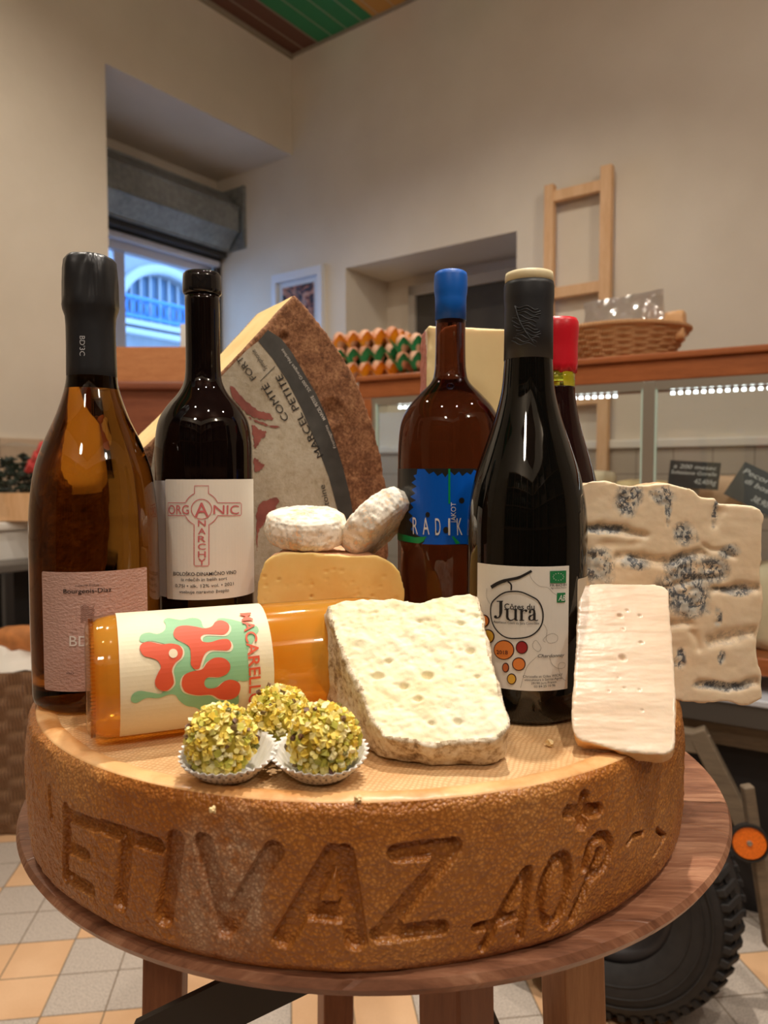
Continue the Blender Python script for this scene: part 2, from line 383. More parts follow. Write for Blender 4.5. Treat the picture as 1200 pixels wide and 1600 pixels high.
# framed picture on the right wall
pf = thing('framed_picture', 'small white-framed abstract picture on the wall beside the window', 'picture', W(.05, .02, 1.6))
g = G()
for q in ((-.131, .231, 2.03, 2.075), (-.131, .231, 1.56, 1.6), (-.131, -.10, 1.6, 2.03), (.20, .231, 1.6, 2.03)): wbox(g, q[0], q[1], .0, .03, q[2], q[3])
part('frame', g, simple('white_frame', sc(214, 216, 222), .4), pf)
g = G(); wbox(g, -.1, .2, .0, .012, 1.6, 2.03); part('mount', g, simple('mount_card', sc(196, 204, 214), .7), pf)
t = Mt('abstract_print'); v = t.co((1, 1, 1), warp=.3, ws=9); n = t.noise(13, 5, .7, v); n2 = t.noise(22, 4, .6, v)
c = t.ramp(n, [(.36, sc(20, 22, 26)), (.46, sc(60, 56, 70)), (.52, sc(170, 96, 66)), (.58, sc(190, 150, 130)), (.66, sc(70, 84, 110))]); c = t.mix(t.ramp(n2, [(.42, 0), (.5, 1)]), sc(24, 26, 30), c); t.p(col=c, rough=.7)
g = G(); wbox(g, -.062, .165, .012, .014, 1.64, 2.0); part('print', g, t.m, pf)

# niche shutter
struct('trim_6', wbox(G(), .60, 1.30, -.35, -.30, 1.3, 1.925), simple('dark_green_board', sc(62, 56, 48), .8, noise=(8, .2)))
g = G(); wbox(g, .56, .60, -.35, -.28, 1.3, 1.975); wbox(g, .56, 1.322, -.35, -.28, 1.925, 1.975); struct('trim_7', g, simple('grey_reveal', sc(170, 160, 146), .8))
# wooden ladder-like frame leaning on the wall
MP = wood('pine', sc(206, 158, 110), sc(230, 190, 146), (6, 6, .8), .6)
wf = thing('wooden_rack_frame', 'pale pine ladder-shaped frame leaning on the right wall', 'wooden frame', W(1.6, .05, 0))
g = G(); wbox(g, 1.47, 1.51, .02, .055, .0, 2.18); part('upright', g, MP, wf, bevel=.003)
g = G(); wbox(g, 1.705, 1.75, .02, .055, .0, 2.2); part('upright', g, MP, wf, bevel=.003)
for z in (2.13, 1.74, 1.3, .9, .45): g = G(); wbox(g, 1.505, 1.71, .022, .05, z-.022, z+.022); part('rung', g, MP, wf, bevel=.003)

# ------------------------------------------------------------ street front seen through the window
FP = Plane(CW+BX*-10.5, BX)
fb = thing('stone_building', 'pale stone building with an arched window across the street', 'building', FP.map(0, 0, 0)*np.array([1, 1, 0]))
MS = simple('facade_stone', sc(150, 150, 150), .9, noise=(3, .08)); MS2 = simple('facade_trim', sc(184, 184, 184), .9)
cc = FP.inv(258, 500); top = FP.inv(258, 432)[1]; R0 = top-cc[1]; uL = FP.inv(-600, 500)[0]; uR = FP.inv(900, 500)[0]; 
def fpoly(p, off=0): return [FP.map(u, v, off) for u, v in p]
arc = [(cc[0]+R0*1.15*math.cos(a), cc[1]+R0*math.sin(a)) for a in np.linspace(PI, 0, 25)]
zb = FP.inv(258, 522)[1]
outer = [(cc[0]-R0*1.15, zb)]+arc+[(cc[0]+R0*1.15, zb)]
v0 = -FP.P[2]
g = G(); polyw = [(uL, -1.0)]+[(uL, cc[1]+6), (uR, cc[1]+6), (uR, -1.0), (cc[0]+R0*1.15, -1.0)]+outer[::-1]+[(cc[0]-R0*1.15, -1.0)]
g.prism(fpoly(polyw), -BX*.3); g.prism(fpoly([(uL, -1), (uR, -1), (uR, zb), (uL, zb)], .001), -BX*.3); part('wall', g, MS, fb)
g = G(); g.tube([FP.map(cc[0]+R0*1.27*math.cos(a), cc[1]+R0*1.12*math.sin(a), .05) for a in np.linspace(PI, 0, 25)], R0*.11, 8); part('arch_moulding', g, MS2, fb)
g = G(); wbx = lambda u0, u1, v0, v1, d0, d1: g.box(FP.map((u0+u1)/2, (v0+v1)/2, (d0+d1)/2), (d1-d0, abs(u1-u0), abs(v1-v0)), RM)
for y0, y1 in ((512, 520), (525, 533), (560, 564)): wbx(uL, uR, FP.inv(258, y1)[1], FP.inv(258, y0)[1], 0, .25)
part('cornice', g, MS2, fb)
g = G(); wbx(cc[0]-R0*1.3, cc[0]+R0*1.3, zb, cc[1]+R0*1.1, -.35, -.25); part('window_pane', g, simple('dark_shopglass', sc(92, 118, 140), .2), fb)
g = G()
for k in np.linspace(-.9, .9, 9): wbx(cc[0]+R0*1.15*k-.018, cc[0]+R0*1.15*k+.018, zb, cc[1]+R0*math.sqrt(max(1-k*k, 0))+.02, -.22, -.16)
wbx(cc[0]-R0*1.15, cc[0]+R0*1.15, FP.inv(258, 470)[1]-.02, FP.inv(258, 470)[1]+.02, -.22, -.14)
part('glazing_bars', g, MS2, fb)
g = G(); a0, a1 = FP.inv(258, 506)[1], FP.inv(258, 478)[1]
wbx(cc[0]-R0*1.3, cc[0]+R0*1.3, a1-.03, a1+.03, .15, .2); wbx(cc[0]-R0*1.3, cc[0]+R0*1.3, a0-.03, a0+.03, .15, .2)
for k in np.linspace(-1.25, 1.25, 15):
    g.tube([FP.map(cc[0]+R0*(k+.07*math.cos(x)), (a0+a1)/2+(a1-a0)*.45*math.sin(x), .17) for x in np.linspace(0, 2*PI, 12, endpoint=False)], .018, 5, True)
part('balcony_railing', g, simple('blue_iron', sc(70, 130, 190), .5), fb)
struct('floor_street', G().box(W(-6, 2.4, -.6), (10.5, 14, .1), RM), simple('asphalt', sc(110, 110, 110), .9))

# ------------------------------------------------------------ left background
MWH = simple('white_enamel', sc(226, 222, 214), .35)
wc = thing('white_counter', 'plain white counter at the left edge under the gift basket', 'counter', W(.16, 1.7, 0))
part('body', wbox(G(), .03, .285, 1.42, 2.3, .0, .81), MWH, wc, bevel=.012)
part('top', wbox(G(), .02, .30, 1.40, 2.32, .81, .84), MWH, wc, bevel=.008)
# packaged gift: crate + greenery + film
gp = thing('gift_hamper', 'cellophane-wrapped hamper with dark leaves in a wooden crate on the white counter', 'gift hamper', (-1.29, 2.58, .841))
g = G(); 
for dx, dy, sx, sy in ((0, -.11, .30, .012), (0, .11, .30, .012), (-.145, 0, .012, .21), (.145, 0, .012, .21)): g.box((-1.29+dx, 2.58+dy, .89), (sx, sy, .095))
g.box((-1.29, 2.58, .847), (.29, .22, .01)); part('crate', g, MP, gp)
g = G()
for k in range(260):
    an, rr, h = random.random()*2*PI, random.random()**.5*.10, random.random(); c = np.array([-1.29+rr*math.cos(an), 2.58+rr*.8*math.sin(an), .93+h*.16*(1.1-rr*6)]); r = .012+.01*random.random()
    n = unit(rng.normal(size=3)); u = unit(np.cross(n, (0, 0, 1))); w = np.cross(n, u); g.add([c+u*r, c+w*r*.6, c-u*r, c-w*r*.6, c+n*r*.4], [(0, 1, 4), (1, 2, 4), (2, 3, 4), (3, 0, 4), (3, 2, 1, 0)])
part('dark_foliage', g, simple('dark_leaves', sc(40, 56, 46), .5, noise=(60, .5)), gp)
g = G(); 
for k in range(3): c = np.array([-1.24+.02*k, 2.53, 1.0+.03*k]); g.add([c, c+(.05, 0, .01), c+(.06, .01, .06), c+(.015, .01, .05), c+(.03, -.015, .03)], [(0, 1, 4), (1, 2, 4), (2, 3, 4), (3, 0, 4), (3, 2, 1, 0)])
part('red_bow', g, simple('red_ribbon', sc(214, 70, 70), .5), gp)
# film: crumpled dome
U, V = 56, 28; v = []; f = []
for j in range(V):
    for i in range(U):
        a = 2*PI*i/U; h = j/(V-1); rx = .165*(1-.32*h**3); ry = .125*(1-.3*h**3); v.append((-1.29+rx*math.cos(a), 2.58+ry*math.sin(a), .86+.235*h))
n0 = len(v); v.append((-1.29, 2.58, 1.115))
v = np.array(v); v += np.stack([fbm(v, 22, 3, 5), fbm(v, 22, 3, 9), fbm(v, 18, 2, 3)*.7], 1)*.012
for j in range(V-1):
    for i in range(U): i2 = (i+1) % U; f.append((j*U+i, j*U+i2, (j+1)*U+i2, (j+1)*U+i))
f += [((V-1)*U+i, (V-1)*U+(i+1) % U, n0) for i in range(U)]
film = thin_glass('clear_film', (.95, .95, .95))
me = new_mesh('cellophane', v, f, False); part('cellophane', me, film, gp)
# black metal cabinet next to the counter
bk = thing('black_metal_stand', 'black metal stand beside the white counter', 'stand', W(.385, 1.45, 0))
MBK = simple('black_metal', sc(44, 40, 38), .45, .2); g = wbox(G(), .31, .46, 1.42, 1.80, .69, .715); part('top', g, simple('grey_shelf', sc(96, 90, 84), .4), bk, bevel=.004)
for t_ in (.325, .445):
    for s_ in (1.45, 1.77): part('leg', wbox(G(), t_-.014, t_+.014, s_-.014, s_+.014, 0, .69), MBK, bk, bevel=.003)
part('back_panel', wbox(G(), .305, .312, 1.44, 1.78, .04, .68), simple('near_black', sc(30, 27, 26), .6), bk)
# wicker baskets
def wicker_mat(name, a, b, k=95):
    t = Mt(name); n = t.wave(k, 1.2, t.co(), 'Z'); w = t.wave(k*.45, 1.0, t.co((1, 1, .05)), 'X'); f = t.mix(.5, n, w); c = t.ramp(f, [(.25, a), (.65, b)]); t.p(col=c, rough=.6); t.bump(f, .8, .006); return t.m
def basket(c, r0, r1, h, m, sq=1.0, amp=.004, nv=24, rows=14, wall=.012):
    g = G(); seg = nv*8; out = []
    prof = [(r0+(r1-r0)*(j/rows), h*j/rows) for j in range(rows*3//3+1)]
    R = rows*4; v = []; f = []
    for j in range(R+1):
        z = h*j/R; r = r0+(r1-r0)*(j/R)
        for i in range(seg):
            a = 2*PI*i/seg; wv = amp*math.sin(i/8*2*PI*.5)*(1 if (j//4) % 2 else -1)+amp*.5*abs(math.sin(j*PI/4)); rr = r+wv; v.append((c[0]+rr*math.cos(a), c[1]+rr*sq*math.sin(a), c[2]+z))
    for j in range(R+1):
        z = h*(1-j/R)+(0.004 if j == R else 0); r = (r0+(r1-r0)*(1-j/R))-wall
        for i in range(seg): a = 2*PI*i/seg; v.append((c[0]+r*math.cos(a), c[1]+r*sq*math.sin(a), c[2]+z))
    n = 2*R+2
    for j in range(n-1):
        for i in range(seg): i2 = (i+1) % seg; f.append((j*seg+i, j*seg+i2, (j+1)*seg+i2, (j+1)*seg+i))
    f.append(tuple(range((n-1)*seg, n*seg))); f.append(tuple(range(seg))[::-1]); g.add(v, f); return g
def paper_crumple(c, r, h, s, amp=.03, sq=1):
    v = []; f = []; U, V = 48, 12
    for j in range(V):
        for i in range(U):
            a = 2*PI*i/U; q = j/(V-1); rr = r*(1.04-.9*q**1.4); v.append((c[0]+rr*math.cos(a), c[1]+rr*sq*math.sin(a), c[2]+h*math.sin(q*2.4)))
    v = np.array(v); v += np.stack([fbm(v, 12, 3, s), fbm(v, 12, 3, s+3), fbm(v, 10, 3, s+5)], 1)*amp
    for j in range(V-1):
        for i in range(U): i2 = (i+1) % U; f.append((j*U+i, j*U+i2, (j+1)*U+i2, (j+1)*U+i))
    f.append(tuple(range((V-1)*U, V*U))); return G().add(v, f)
MWK = wicker_mat('brown_wicker', sc(96, 66, 44), sc(168, 126, 88))
bs = thing('wicker_basket', 'tall brown wicker basket standing on the floor at the left edge, lined with white paper', 'basket', (-1.07, 2.13, 0))
part('weave', basket((-1.07, 2.13, 0), .14, .165, .46, MWK, amp=.005), MWK, bs, smooth=True)
part('paper_liner', paper_crumple((-1.07, 2.13, .46), .15, .05, 3, .03), simple('white_paper', sc(232, 226, 216), .7), bs, smooth=True)
o = part('bread_loaf', G().lathe([(.0, -.10), (.025, -.09), (.038, -.05), (.04, 0), (.036, .06), (.02, .1), (0, .11)], (-1.03, 2.08, .53), (1, -.1, .05), 24), simple('bread_crust', sc(186, 120, 66), .7, noise=(30, .3)), loc=(-1.03, 2.08, .49), smooth=True)
tag(o, 'brown loaf lying in the paper-lined wicker basket', 'bread')
MWK2 = wicker_mat('dark_wicker', sc(70, 50, 36), sc(140, 104, 74))
b2 = thing('wicker_basket', 'darker wicker basket with a round handle behind the tall basket', 'basket', (-1.02, 2.40, 0))
part('weave', basket((-1.02, 2.40, 0), .085, .10, .44, MWK2, amp=.005), MWK2, b2, smooth=True)
part('handle', G().tube([(-1.02+.075*math.cos(a), 2.36, .46+.04*math.sin(a)) for a in np.linspace(0, 2*PI, 24, endpoint=False)], .010, 8, True), MWK, b2, smooth=True)

# reddish cabinet with wooden box by the window
MC = wood('red_brown_wood', sc(116, 62, 42), sc(150, 88, 60), (1, 1, 8), .45)
MBX = wood('orange_wood', sc(176, 108, 62), sc(206, 142, 92), (2, 2, 10), .5)
cb = thing('wooden_cabinet', 'tall reddish brown cabinet under the window behind the bottles', 'cabinet', (-.88, 2.95, 0))
part('body', G().box((-.86, 2.95, .66), (.34, .34, 1.32)), MC, cb, bevel=.005); part('top', G().box((-.86, 2.95, 1.33), (.40, .40, .03)), MC, cb, bevel=.008)
wb = thing('wooden_box', 'open orange-brown wooden box on top of the cabinet by the window', 'box', (-.88, 2.93, 1.345))
g = G()
for dx, dy, sx, sy in ((0, -.15, .36, .014), (0, .15, .36, .014), (-.173, 0, .014, .29), (.173, 0, .014, .29)): g.box((-.88+dx, 2.93+dy, 1.41), (sx, sy, .13))
g.box((-.88, 2.93, 1.352), (.35, .3, .012)); part('body', g, MBX, wb, bevel=.002)
o = part('white_card', G().box((-.755, 2.86, 1.46), (.052, .012, .23)), simple('white_card', sc(228, 226, 222), .6, bump=(40, .2, .002)), loc=(-.755, 2.86, 1.358)); tag(o, 'white folded card standing in the wooden box beside the window', 'card')

# wall shelves with bottles at the back of the shop (they show in the bottles' reflections)
MSH = wood('dark_shelf_wood', sc(104, 80, 60), sc(140, 112, 86), (1, 1, 6), .4)
def rack(t0, t1, s0, s1, lab, along_t):
    rk = thing('wine_rack', lab, 'wine rack', W((t0+t1)/2, (s0+s1)/2, 0)); zs = (.1, .55, 1.0, 1.45, 1.9, 2.35)
    for z in zs: part('shelf', wbox(G(), t0, t1, s0, s1, z-.015, z+.015), MSH, rk)
    n = 4
    for k in range(n+1):
        if along_t: q = t0+(t1-t0)*k/n; part('upright', wbox(G(), q-.015, q+.015, s0, s1, 0, 2.4), MSH, rk)
        else: q = s0+(s1-s0)*k/n; part('upright', wbox(G(), t0, t1, q-.015, q+.015, 0, 2.4), MSH, rk)
    part('back_board', wbox(G(), t0, t1, s1-.02, s1, 0, 2.4) if along_t else wbox(G(), t1-.02, t1, s0, s1, 0, 2.4), MSH, rk)
rack(1.9, 4.3, 4.68, 4.98, 'dark wooden wine rack on the back wall', True); rack(4.28, 4.58, 2.0, 4.6, 'dark wooden wine rack on the side wall', False)
gb_ = G().lathe([(0, 0), (.037, .002), (.038, .19), (.03, .215), (.014, .24), (.014, .30), (0, .30)], (0, 0, 0), seg=12, caps=False); rb_me = new_mesh('rack_bottle', gb_.v, gb_.f, True); fixn(rb_me); rb_me.materials.append(simple('rack_glass', (.05, .06, .04), .12))
for z in (1.015, 1.465, 1.915):
    for k in range(12):
        o = bpy.data.objects.new('wine_bottle', rb_me); COL.objects.link(o); o.location = tuple(W(2.05+.19*k, 4.82, z)); tag(o, 'dark wine bottle standing on the rack on the back wall', 'bottle', 'wine bottles on the back wall rack')
# ------------------------------------------------------------ glass display case on its cart
CP = np.array([.4578, 1.8013, 0]); EC = unit([.859, -.512, 0]); DC = np.array([-EC[1], EC[0], 0]); RC = np.column_stack([EC, DC, UP])
def Cc(k, d, z): return CP+EC*k+DC*d+UP*z
def cbox(g, k0, k1, d0, d1, z0, z1): return g.box(Cc((k0+k1)/2, (d0+d1)/2, (z0+z1)/2), (k1-k0, d1-d0, z1-z0), RC)
MCW = wood('case_wood', sc(134, 74, 38), sc(170, 100, 56), (1, 1, 8), .35, k=4)
K0, K1, DD = -.62, 1.15, .36
dc = thing('display_case', 'long glass display case with a brown wooden top rail and lit strip lights', 'display case', Cc(.2, .2, 0))
g = G(); cbox(g, K0, K1, -.012, DD, 1.262, 1.277); cbox(g, K0, K1, 0, .03, 1.215, 1.262); part('top_rail', g, MCW, dc, bevel=.004)
g = G(); cbox(g, K0, K1, DD-.03, DD, 1.225, 1.262); part('back_rail', g, MCW, dc)
g = G(); cbox(g, K0, K0+.045, 0, .045, .6, 1.215); part('corner_post', g, MCW, dc, bevel=.003)
g = G(); cbox(g, K0, K0+.045, DD-.045, DD, .6, 1.225); part('corner_post', g, MCW, dc, bevel=.003)
MA = simple('brushed_aluminium', sc(170, 164, 152), .35, .7)
g = G(); cbox(g, .165, .192, .0, .02, .6, 1.215); part('post', g, MA, dc, bevel=.002)
g = G(); cbox(g, K0+.045, K0+.06, .002, .02, .6, 1.215); part('post', g, MA, dc, bevel=.002)
g = G(); cbox(g, K0, K1, .002, .03, 1.195, 1.215); part('light_channel', g, MA, dc)
GL = thin_glass('case_glass', (.95, .97, .96)); GE = simple('glass_edge', sc(190, 214, 204), .2)
for k0, k1 in ((K0+.06, .163), (.194, K1)):
    g = G(); cbox(g, k0, k1, .006, .012, .6, 1.2); gp_ = part('glass_pane', g, GL, dc)
    for kk in (k0, k1): g = G(); cbox(g, kk-.002, kk+.002, .002, .013, .6, 1.2); part('glass_edge', g, GE, gp_)
g = G(); cbox(g, K0, K0+.006, .045, DD-.045, .6, 1.22); part('end_pane', g, GL, dc)
t = Mt('led'); t.p(col=(1, 1, 1), emi=(.86, .95, 1.0), est=7); MLED = t.m
for k0, k1 in ((-.50, .11), (.225, 1.1)):
    g = G(); k = k0
    while k < k1: g.box(Cc(k, .034, 1.188), (.0075, .006, .006), RC); k += .0165
    part('led_strip', g, MLED, dc)
MST = simple('steel', sc(200, 200, 204), .28, .8, noise=(20, .1))
g = G(); cbox(g, K0, K1, 0, DD, .56, .60); part('deck', g, MCW, dc, bevel=.003)
g = G(); cbox(g, K0+.02, K1, .02, DD-.01, .905, .912); part('glass_shelf', g, GL, dc)
g = G(); cbox(g, K0, K1, -.05, DD, .505, .52); part('ledge', g, simple('ledge_white', sc(206, 212, 222), .25, .2), dc, bevel=.003)
g = G(); cbox(g, K0, K1, -.045, DD, .455, .505); part('skirt', g, simple('ledge_dark', sc(88, 82, 76), .5, .3), dc, bevel=.003)
# contents
MPC = [simple('pale_cheese', sc(240, 214, 160), .5, noise=(30, .08)), simple('cream_cheese', sc(244, 228, 196), .5, noise=(25, .08)), simple('rosy_rind', sc(224, 184, 150), .6, noise=(20, .15))]
def lump(c, sz, s, m, name='cheese_piece', lab='', grp=None):
    bm = bmesh.new(); bmesh.ops.create_cube(bm, size=1); bmesh.ops.subdivide_edges(bm, edges=bm.edges[:], cuts=5, use_grid_fill=True)
    v = np.array([q.co[:] for q in bm.verts]); l = np.linalg.norm(v, axis=1, keepdims=True); v = v*(1-.35*(l-.5)); v += np.stack([fbm(v, 3, 2, s), fbm(v, 3, 2, s+1), fbm(v, 3, 2, s+2)], 1)*.05
    v = (v*np.array(sz))@RC.T+np.array(c)
    for q, p in zip(bm.verts, v): q.co = Vector(p)
    me = bpy.data.meshes.new(name); bm.to_mesh(me); bm.free(); o = part(name, me, m, loc=(c[0], c[1], c[2]-sz[2]/2)); me.polygons.foreach_set('use_smooth', [True]*len(me.polygons)); tag(o, lab, 'cheese', grp); return o
q = [(-.35, .912, .16, .07, 0, 'pale yellow cheese piece on the glass shelf behind the bottles'), (-.02, .912, .16, .10, 1, 'cream cheese block on the glass shelf left of the aluminium post'), (.14, .912, .12, .075, 0, 'small pale cheese block on the shelf next to the aluminium post'),
     (.30, .912, .15, .085, 2, 'rosy cheese under the left chalk price sign'), (.46, .912, .17, .09, 1, 'cream cheese wrapped in clear film between the two price signs'), (.66, .912, .2, .08, 0, 'pale cheese behind the right price sign')]
for i, (k, z, w, h, m, lab) in enumerate(q): lump(Cc(k, .16, z+h/2), (w, .16, h), i*5, MPC[m], lab=lab)
for i, k in enumerate((.48, .68, .9)): lump(Cc(k, .17, .6+.10), (.19, .2, .20), 40+i*5, MPC[(i+1) % 3], lab=['tall cream cheese on the case deck behind the blue cheese', 'rosy cheese on the case deck at the right edge', 'pale cheese on the case deck past the right edge'][i])
g = G(); c = Cc(.47, .14, 1.03); v = []
for k in range(9): a = k*.7; v.append(c+EC*(.07*math.cos(a)*(1+.3*(k % 2)))+UP*(.035*math.sin(a)+.01*(k % 3))+DC*.02*((k % 4)-1.5))
for i in range(7): g.add([v[i], v[i+1], v[(i+2) % 9], c], [(0, 1, 3), (1, 2, 3)])
# price signs
MSG = simple('chalkboard', sc(52, 54, 56), .35, noise=(14, .3)); MCH = simple('chalk', sc(214, 216, 216), .8)
def sign(px, Y, rot, w, h, lines, lab, tilt=.15):
    c = at(px[0], px[1], Y); n = unit(-DC*math.cos(.1)+UP*tilt); pl = Plane(c, n); r = math.radians(rot)
    R2 = lambda u, v: (u*math.cos(r)-v*math.sin(r), u*math.sin(r)+v*math.cos(r))
    root = thing('price_sign', lab, 'price sign', c-UP*h/2, 'chalk price signs in the display case'); g = G(); g.prism([pl.map(*R2(u, v), -.002) for u, v in ((-w/2, -h/2), (w/2, -h/2), (w/2, h/2), (-w/2, h/2))], pl.n*.002); part('board', g, MSG, root)
    ms = []
    for (s_, u0, v0, u1, hh) in lines: ms.append(put(glyphs(s_), R2(u0*w, v0*h), R2(u1*w, v0*h), hh*h, .2))
    decal('chalk_writing', pl, [], .0004, MCH, root, extra=merge(ms)); part('clip', G().box(c-UP*h*.55+DC*.01, (.02, .02, .02), RC), MA, root)
sign((1084, 742), 1.68, -4, .108, .062, [('a 200 mesec', -.42, .22, .42, .15), ('Selezione Gorella', -.46, .0, .44, .14), ('42,40/kg', .02, -.32, .44, .18)], 'dark chalk price sign with white writing, the left one in the case')
sign((1186, 765), 1.62, -28, .115, .085, [('Pecorino', -.42, .22, .35, .14), ('di bosco', -.3, .0, .35, .14), ('38,90/kg', -.02, -.34, .44, .16)], 'black tilted chalk price sign at the right edge of the case', .3)

# cart under the case
ct = thing('cart', 'dark metal cart with an air-filled tyre under the display case', 'cart', Cc(.2, .1, 0))
MBM = wood('grey_beam', sc(92, 80, 66), sc(132, 116, 96), (1, 1, 8), .6); MDK = simple('painted_shade', sc(30, 27, 28), .8)
def beam(p, q, w, m, nm='beam', h=None):
    p, q = np.array(p), np.array(q); A = unit(q-p); B = unit(np.cross(A, (0, 0, 1))); Cn = np.cross(B, A); Rr = np.column_stack([A, B, Cn]); return part(nm, G().box((p+q)/2, (np.linalg.norm(q-p), w, h or w), Rr), m, ct, bevel=.003)
beam(Cc(K0+.05, .03, .415), Cc(1.1, .03, .415), .04, MBM, 'chassis_beam', .05)
beam(Cc(K0+.05, .32, .415), Cc(1.1, .32, .415), .04, MBM, 'chassis_beam', .05)
beam(at(1088, 1140, 1.60), at(1232, 1420, 1.52), .038, MBM, 'brace'); beam(at(1040, 1150, 1.62), at(1106, 1160, 1.60), .045, MBM, 'brace')
part('shade_panel', cbox(G(), K0+.1, 1.1, .055, .075, .0, .385), MDK, ct)  # near-black sheet standing in for the shadow beneath the case
# tyre
tc = np.array([.432, 1.36, .222]); ta = unit([-.5, -.86, .02]); MR = simple('rubber', sc(34, 32, 32), .75, noise=(50, .25), bump=(120, .3, .001))
wh = part('tyre', G().lathe([(.118, .052), (.132, .066), (.165, .074), (.195, .070), (.212, .056), (.219, .03), (.221, 0), (.219, -.03), (.212, -.056), (.195, -.07), (.165, -.074), (.132, -.066), (.118, -.052)], tc, ta, 96, caps=False), MR, ct, smooth=True)
g = G().lathe([(.2185, .05), (.2218, .03), (.2222, 0), (.2218, -.03), (.2185, -.05)], tc, ta, 96, caps=False); N = unit(np.cross(ta, (0, 0, 1))); T = np.cross(ta, N)
for k in range(54):
    a = 2*PI*k/54; d = N*math.cos(a)+T*math.sin(a); e = np.cross(ta, d)
    for sgn in (-1, 1): g.box(tc+d*.2155+ta*.046*sgn, (.014, .013, .045), np.column_stack([d, e, unit(ta-d*.35*sgn)]))
part('tread', g, MR, wh, bevel=.002)
g = G()
for rr in (.150, .170, .186): g.tube([tc+ta*(.0735 if rr > .16 else .07)+(N*math.cos(a)+T*math.sin(a))*rr for a in np.linspace(0, 2*PI, 80, endpoint=False)], .0018, 6, True)
part('sidewall_ring', g, MR, wh, smooth=True)
part('wheel_rim', G().lathe([(.0, .035), (.03, .035), (.035, .02), (.09, .012), (.105, .03), (.120, .05), (.122, -.05), (.0, -.05)], tc, ta, 64), simple('rim_grey', sc(58, 56, 58), .5, .5), ct, smooth=True)
rc = at(1170, 1316, 1.30); rn = unit([-.25, -.95, .1])
rf = part('reflector', G().lathe([(.0, .006), (.028, .006), (.0295, .004), (.0295, -.004), (0, -.004)], rc, rn, 48), simple('orange_reflector', sc(238, 112, 20), .2, noise=(400, .25), est=0.0), ct, smooth=False)
part('reflector_rim', G().lathe([(.0295, .008), (.0335, .008), (.0335, -.006), (.0295, -.006)], rc, rn, 48, caps=False), simple('black_plastic', sc(34, 30, 28), .5), ct)
part('reflector_screw', G().lathe([(0, .0085), (.004, .008), (.005, .006)], rc, rn, 16), MA, ct)
beam(rc+np.array([0, .012, .10]), rc+np.array([.05, .012, -.2]), .02, MBM, 'reflector_arm')

# ------------------------------------------------------------ egg trays and eggs on the case
PT = .0455
def tray_mesh(nx, ny, inv=False):
    st = 10; v = []; f = []; X = nx*st+1; Y = ny*st+1
    for j in range(Y):
        for i in range(X):
            x, y = i/st, j/st; cx_, cy_ = (1+math.cos(2*PI*x))/2, (1+math.cos(2*PI*y))/2; h = .58*(1-(1-cx_)*(1-cy_))+.42*cx_*cy_
            v.append(((x-nx/2)*PT*1.05, (y-ny/2)*PT*1.05, .047*h))
    n = len(v); v += [(a, b, c-.0015) for a, b, c in v]
    for j in range(Y-1):
        for i in range(X-1):
            a = j*X+i
            x, y = (i+.5)/st % 1, (j+.5)/st % 1
            # windows in the walls between cells
            if (abs(x-.5) < .11 and (y < .06 or y > .94)) or (abs(y-.5) < .11 and (x < .06 or x > .94)): continue
            q = (a, a+1, a+X+1, a+X); f.append(q); f.append(tuple(k+n for k in q)[::-1])
    return v, f
def plastic(name, col):
    t = Mt(name); t.p(col=col, rough=.3, trans=.0, sss=.3, sssr=.004, coat=.3); return t.m
MPL = {'orange': plastic('orange_plastic', sc(250, 160, 20)), 'green': plastic('green_plastic', sc(0, 150, 96))}
def egg_mat():
    t = Mt('eggshell'); oi = t.N('ShaderNodeObjectInfo'); c = t.ramp(oi.outputs['Random'], [(0, sc(206, 140, 104)), (.5, sc(222, 164, 130)), (1, sc(236, 190, 160))]); t.p(col=c, rough=.4, sss=.1, sssr=.003); return t.m
ME = egg_mat(); egg_me = None
def egg(p, lab, grp):
    global egg_me
    if egg_me is None:
        pr = [(0, -.028)]+[(.0200*math.sin(a)*(1+.10*math.cos(a)*-1), -.028*math.cos(a)) for a in np.linspace(.15, PI-.15, 16)]+[(0, .028)]
        G_ = G().lathe(pr, (0, 0, 0), (0, 0, 1), 24, caps=False); egg_me = new_mesh('egg', G_.v, G_.f, True); fixn(egg_me); egg_me.materials.append(ME)
    o = bpy.data.objects.new('egg', egg_me); COL.objects.link(o); o.location = tuple(map(float, p)); o.rotation_euler = (random.uniform(-.2, .2), random.uniform(-.2, .2), 0); tag(o, lab, 'egg', grp)
def tray(c, col, nx, ny, ro, lab):
    v, f = tray_mesh(nx, ny); R = np.column_stack([EC*math.cos(ro)+DC*math.sin(ro), DC*math.cos(ro)-EC*math.sin(ro), UP])
    v = np.array(v)@R.T+np.array(c); o = part('egg_tray', new_mesh('egg_tray', v, f, True), MPL[col], loc=c, fix=False); tag(o, lab, 'egg tray', 'stacked egg trays on the display case'); return R
DZ = .046
A = Cc(-.56, .16, 1.279); B = Cc(-.43, .10, 1.279)
nx, ny = 6, 5
for li, (col, lab) in enumerate([('orange', 'orange plastic egg tray, bottom of the left stack on the case'), ('green', 'green plastic egg tray in the middle of the left stack'), ('orange', 'orange plastic egg tray with eggs, top of the left stack')]):
    c = Cc(-.66, .19, 1.281+li*DZ); R = tray(c, col, 5, 5, .03, lab)
    for i in range(5):
        for j in range(5):
            if li < 2 and not (j == 0 or i == 4): continue
            egg(c+R@np.array([(i-2)*PT, (j-2)*PT, .032]), ['brown egg in the bottom orange tray of the left stack', 'brown egg in the green tray of the left stack', 'brown egg in the top orange tray of the left stack'][li], ['eggs in the bottom orange tray', 'eggs in the middle green tray', 'eggs in the top orange tray'][li])
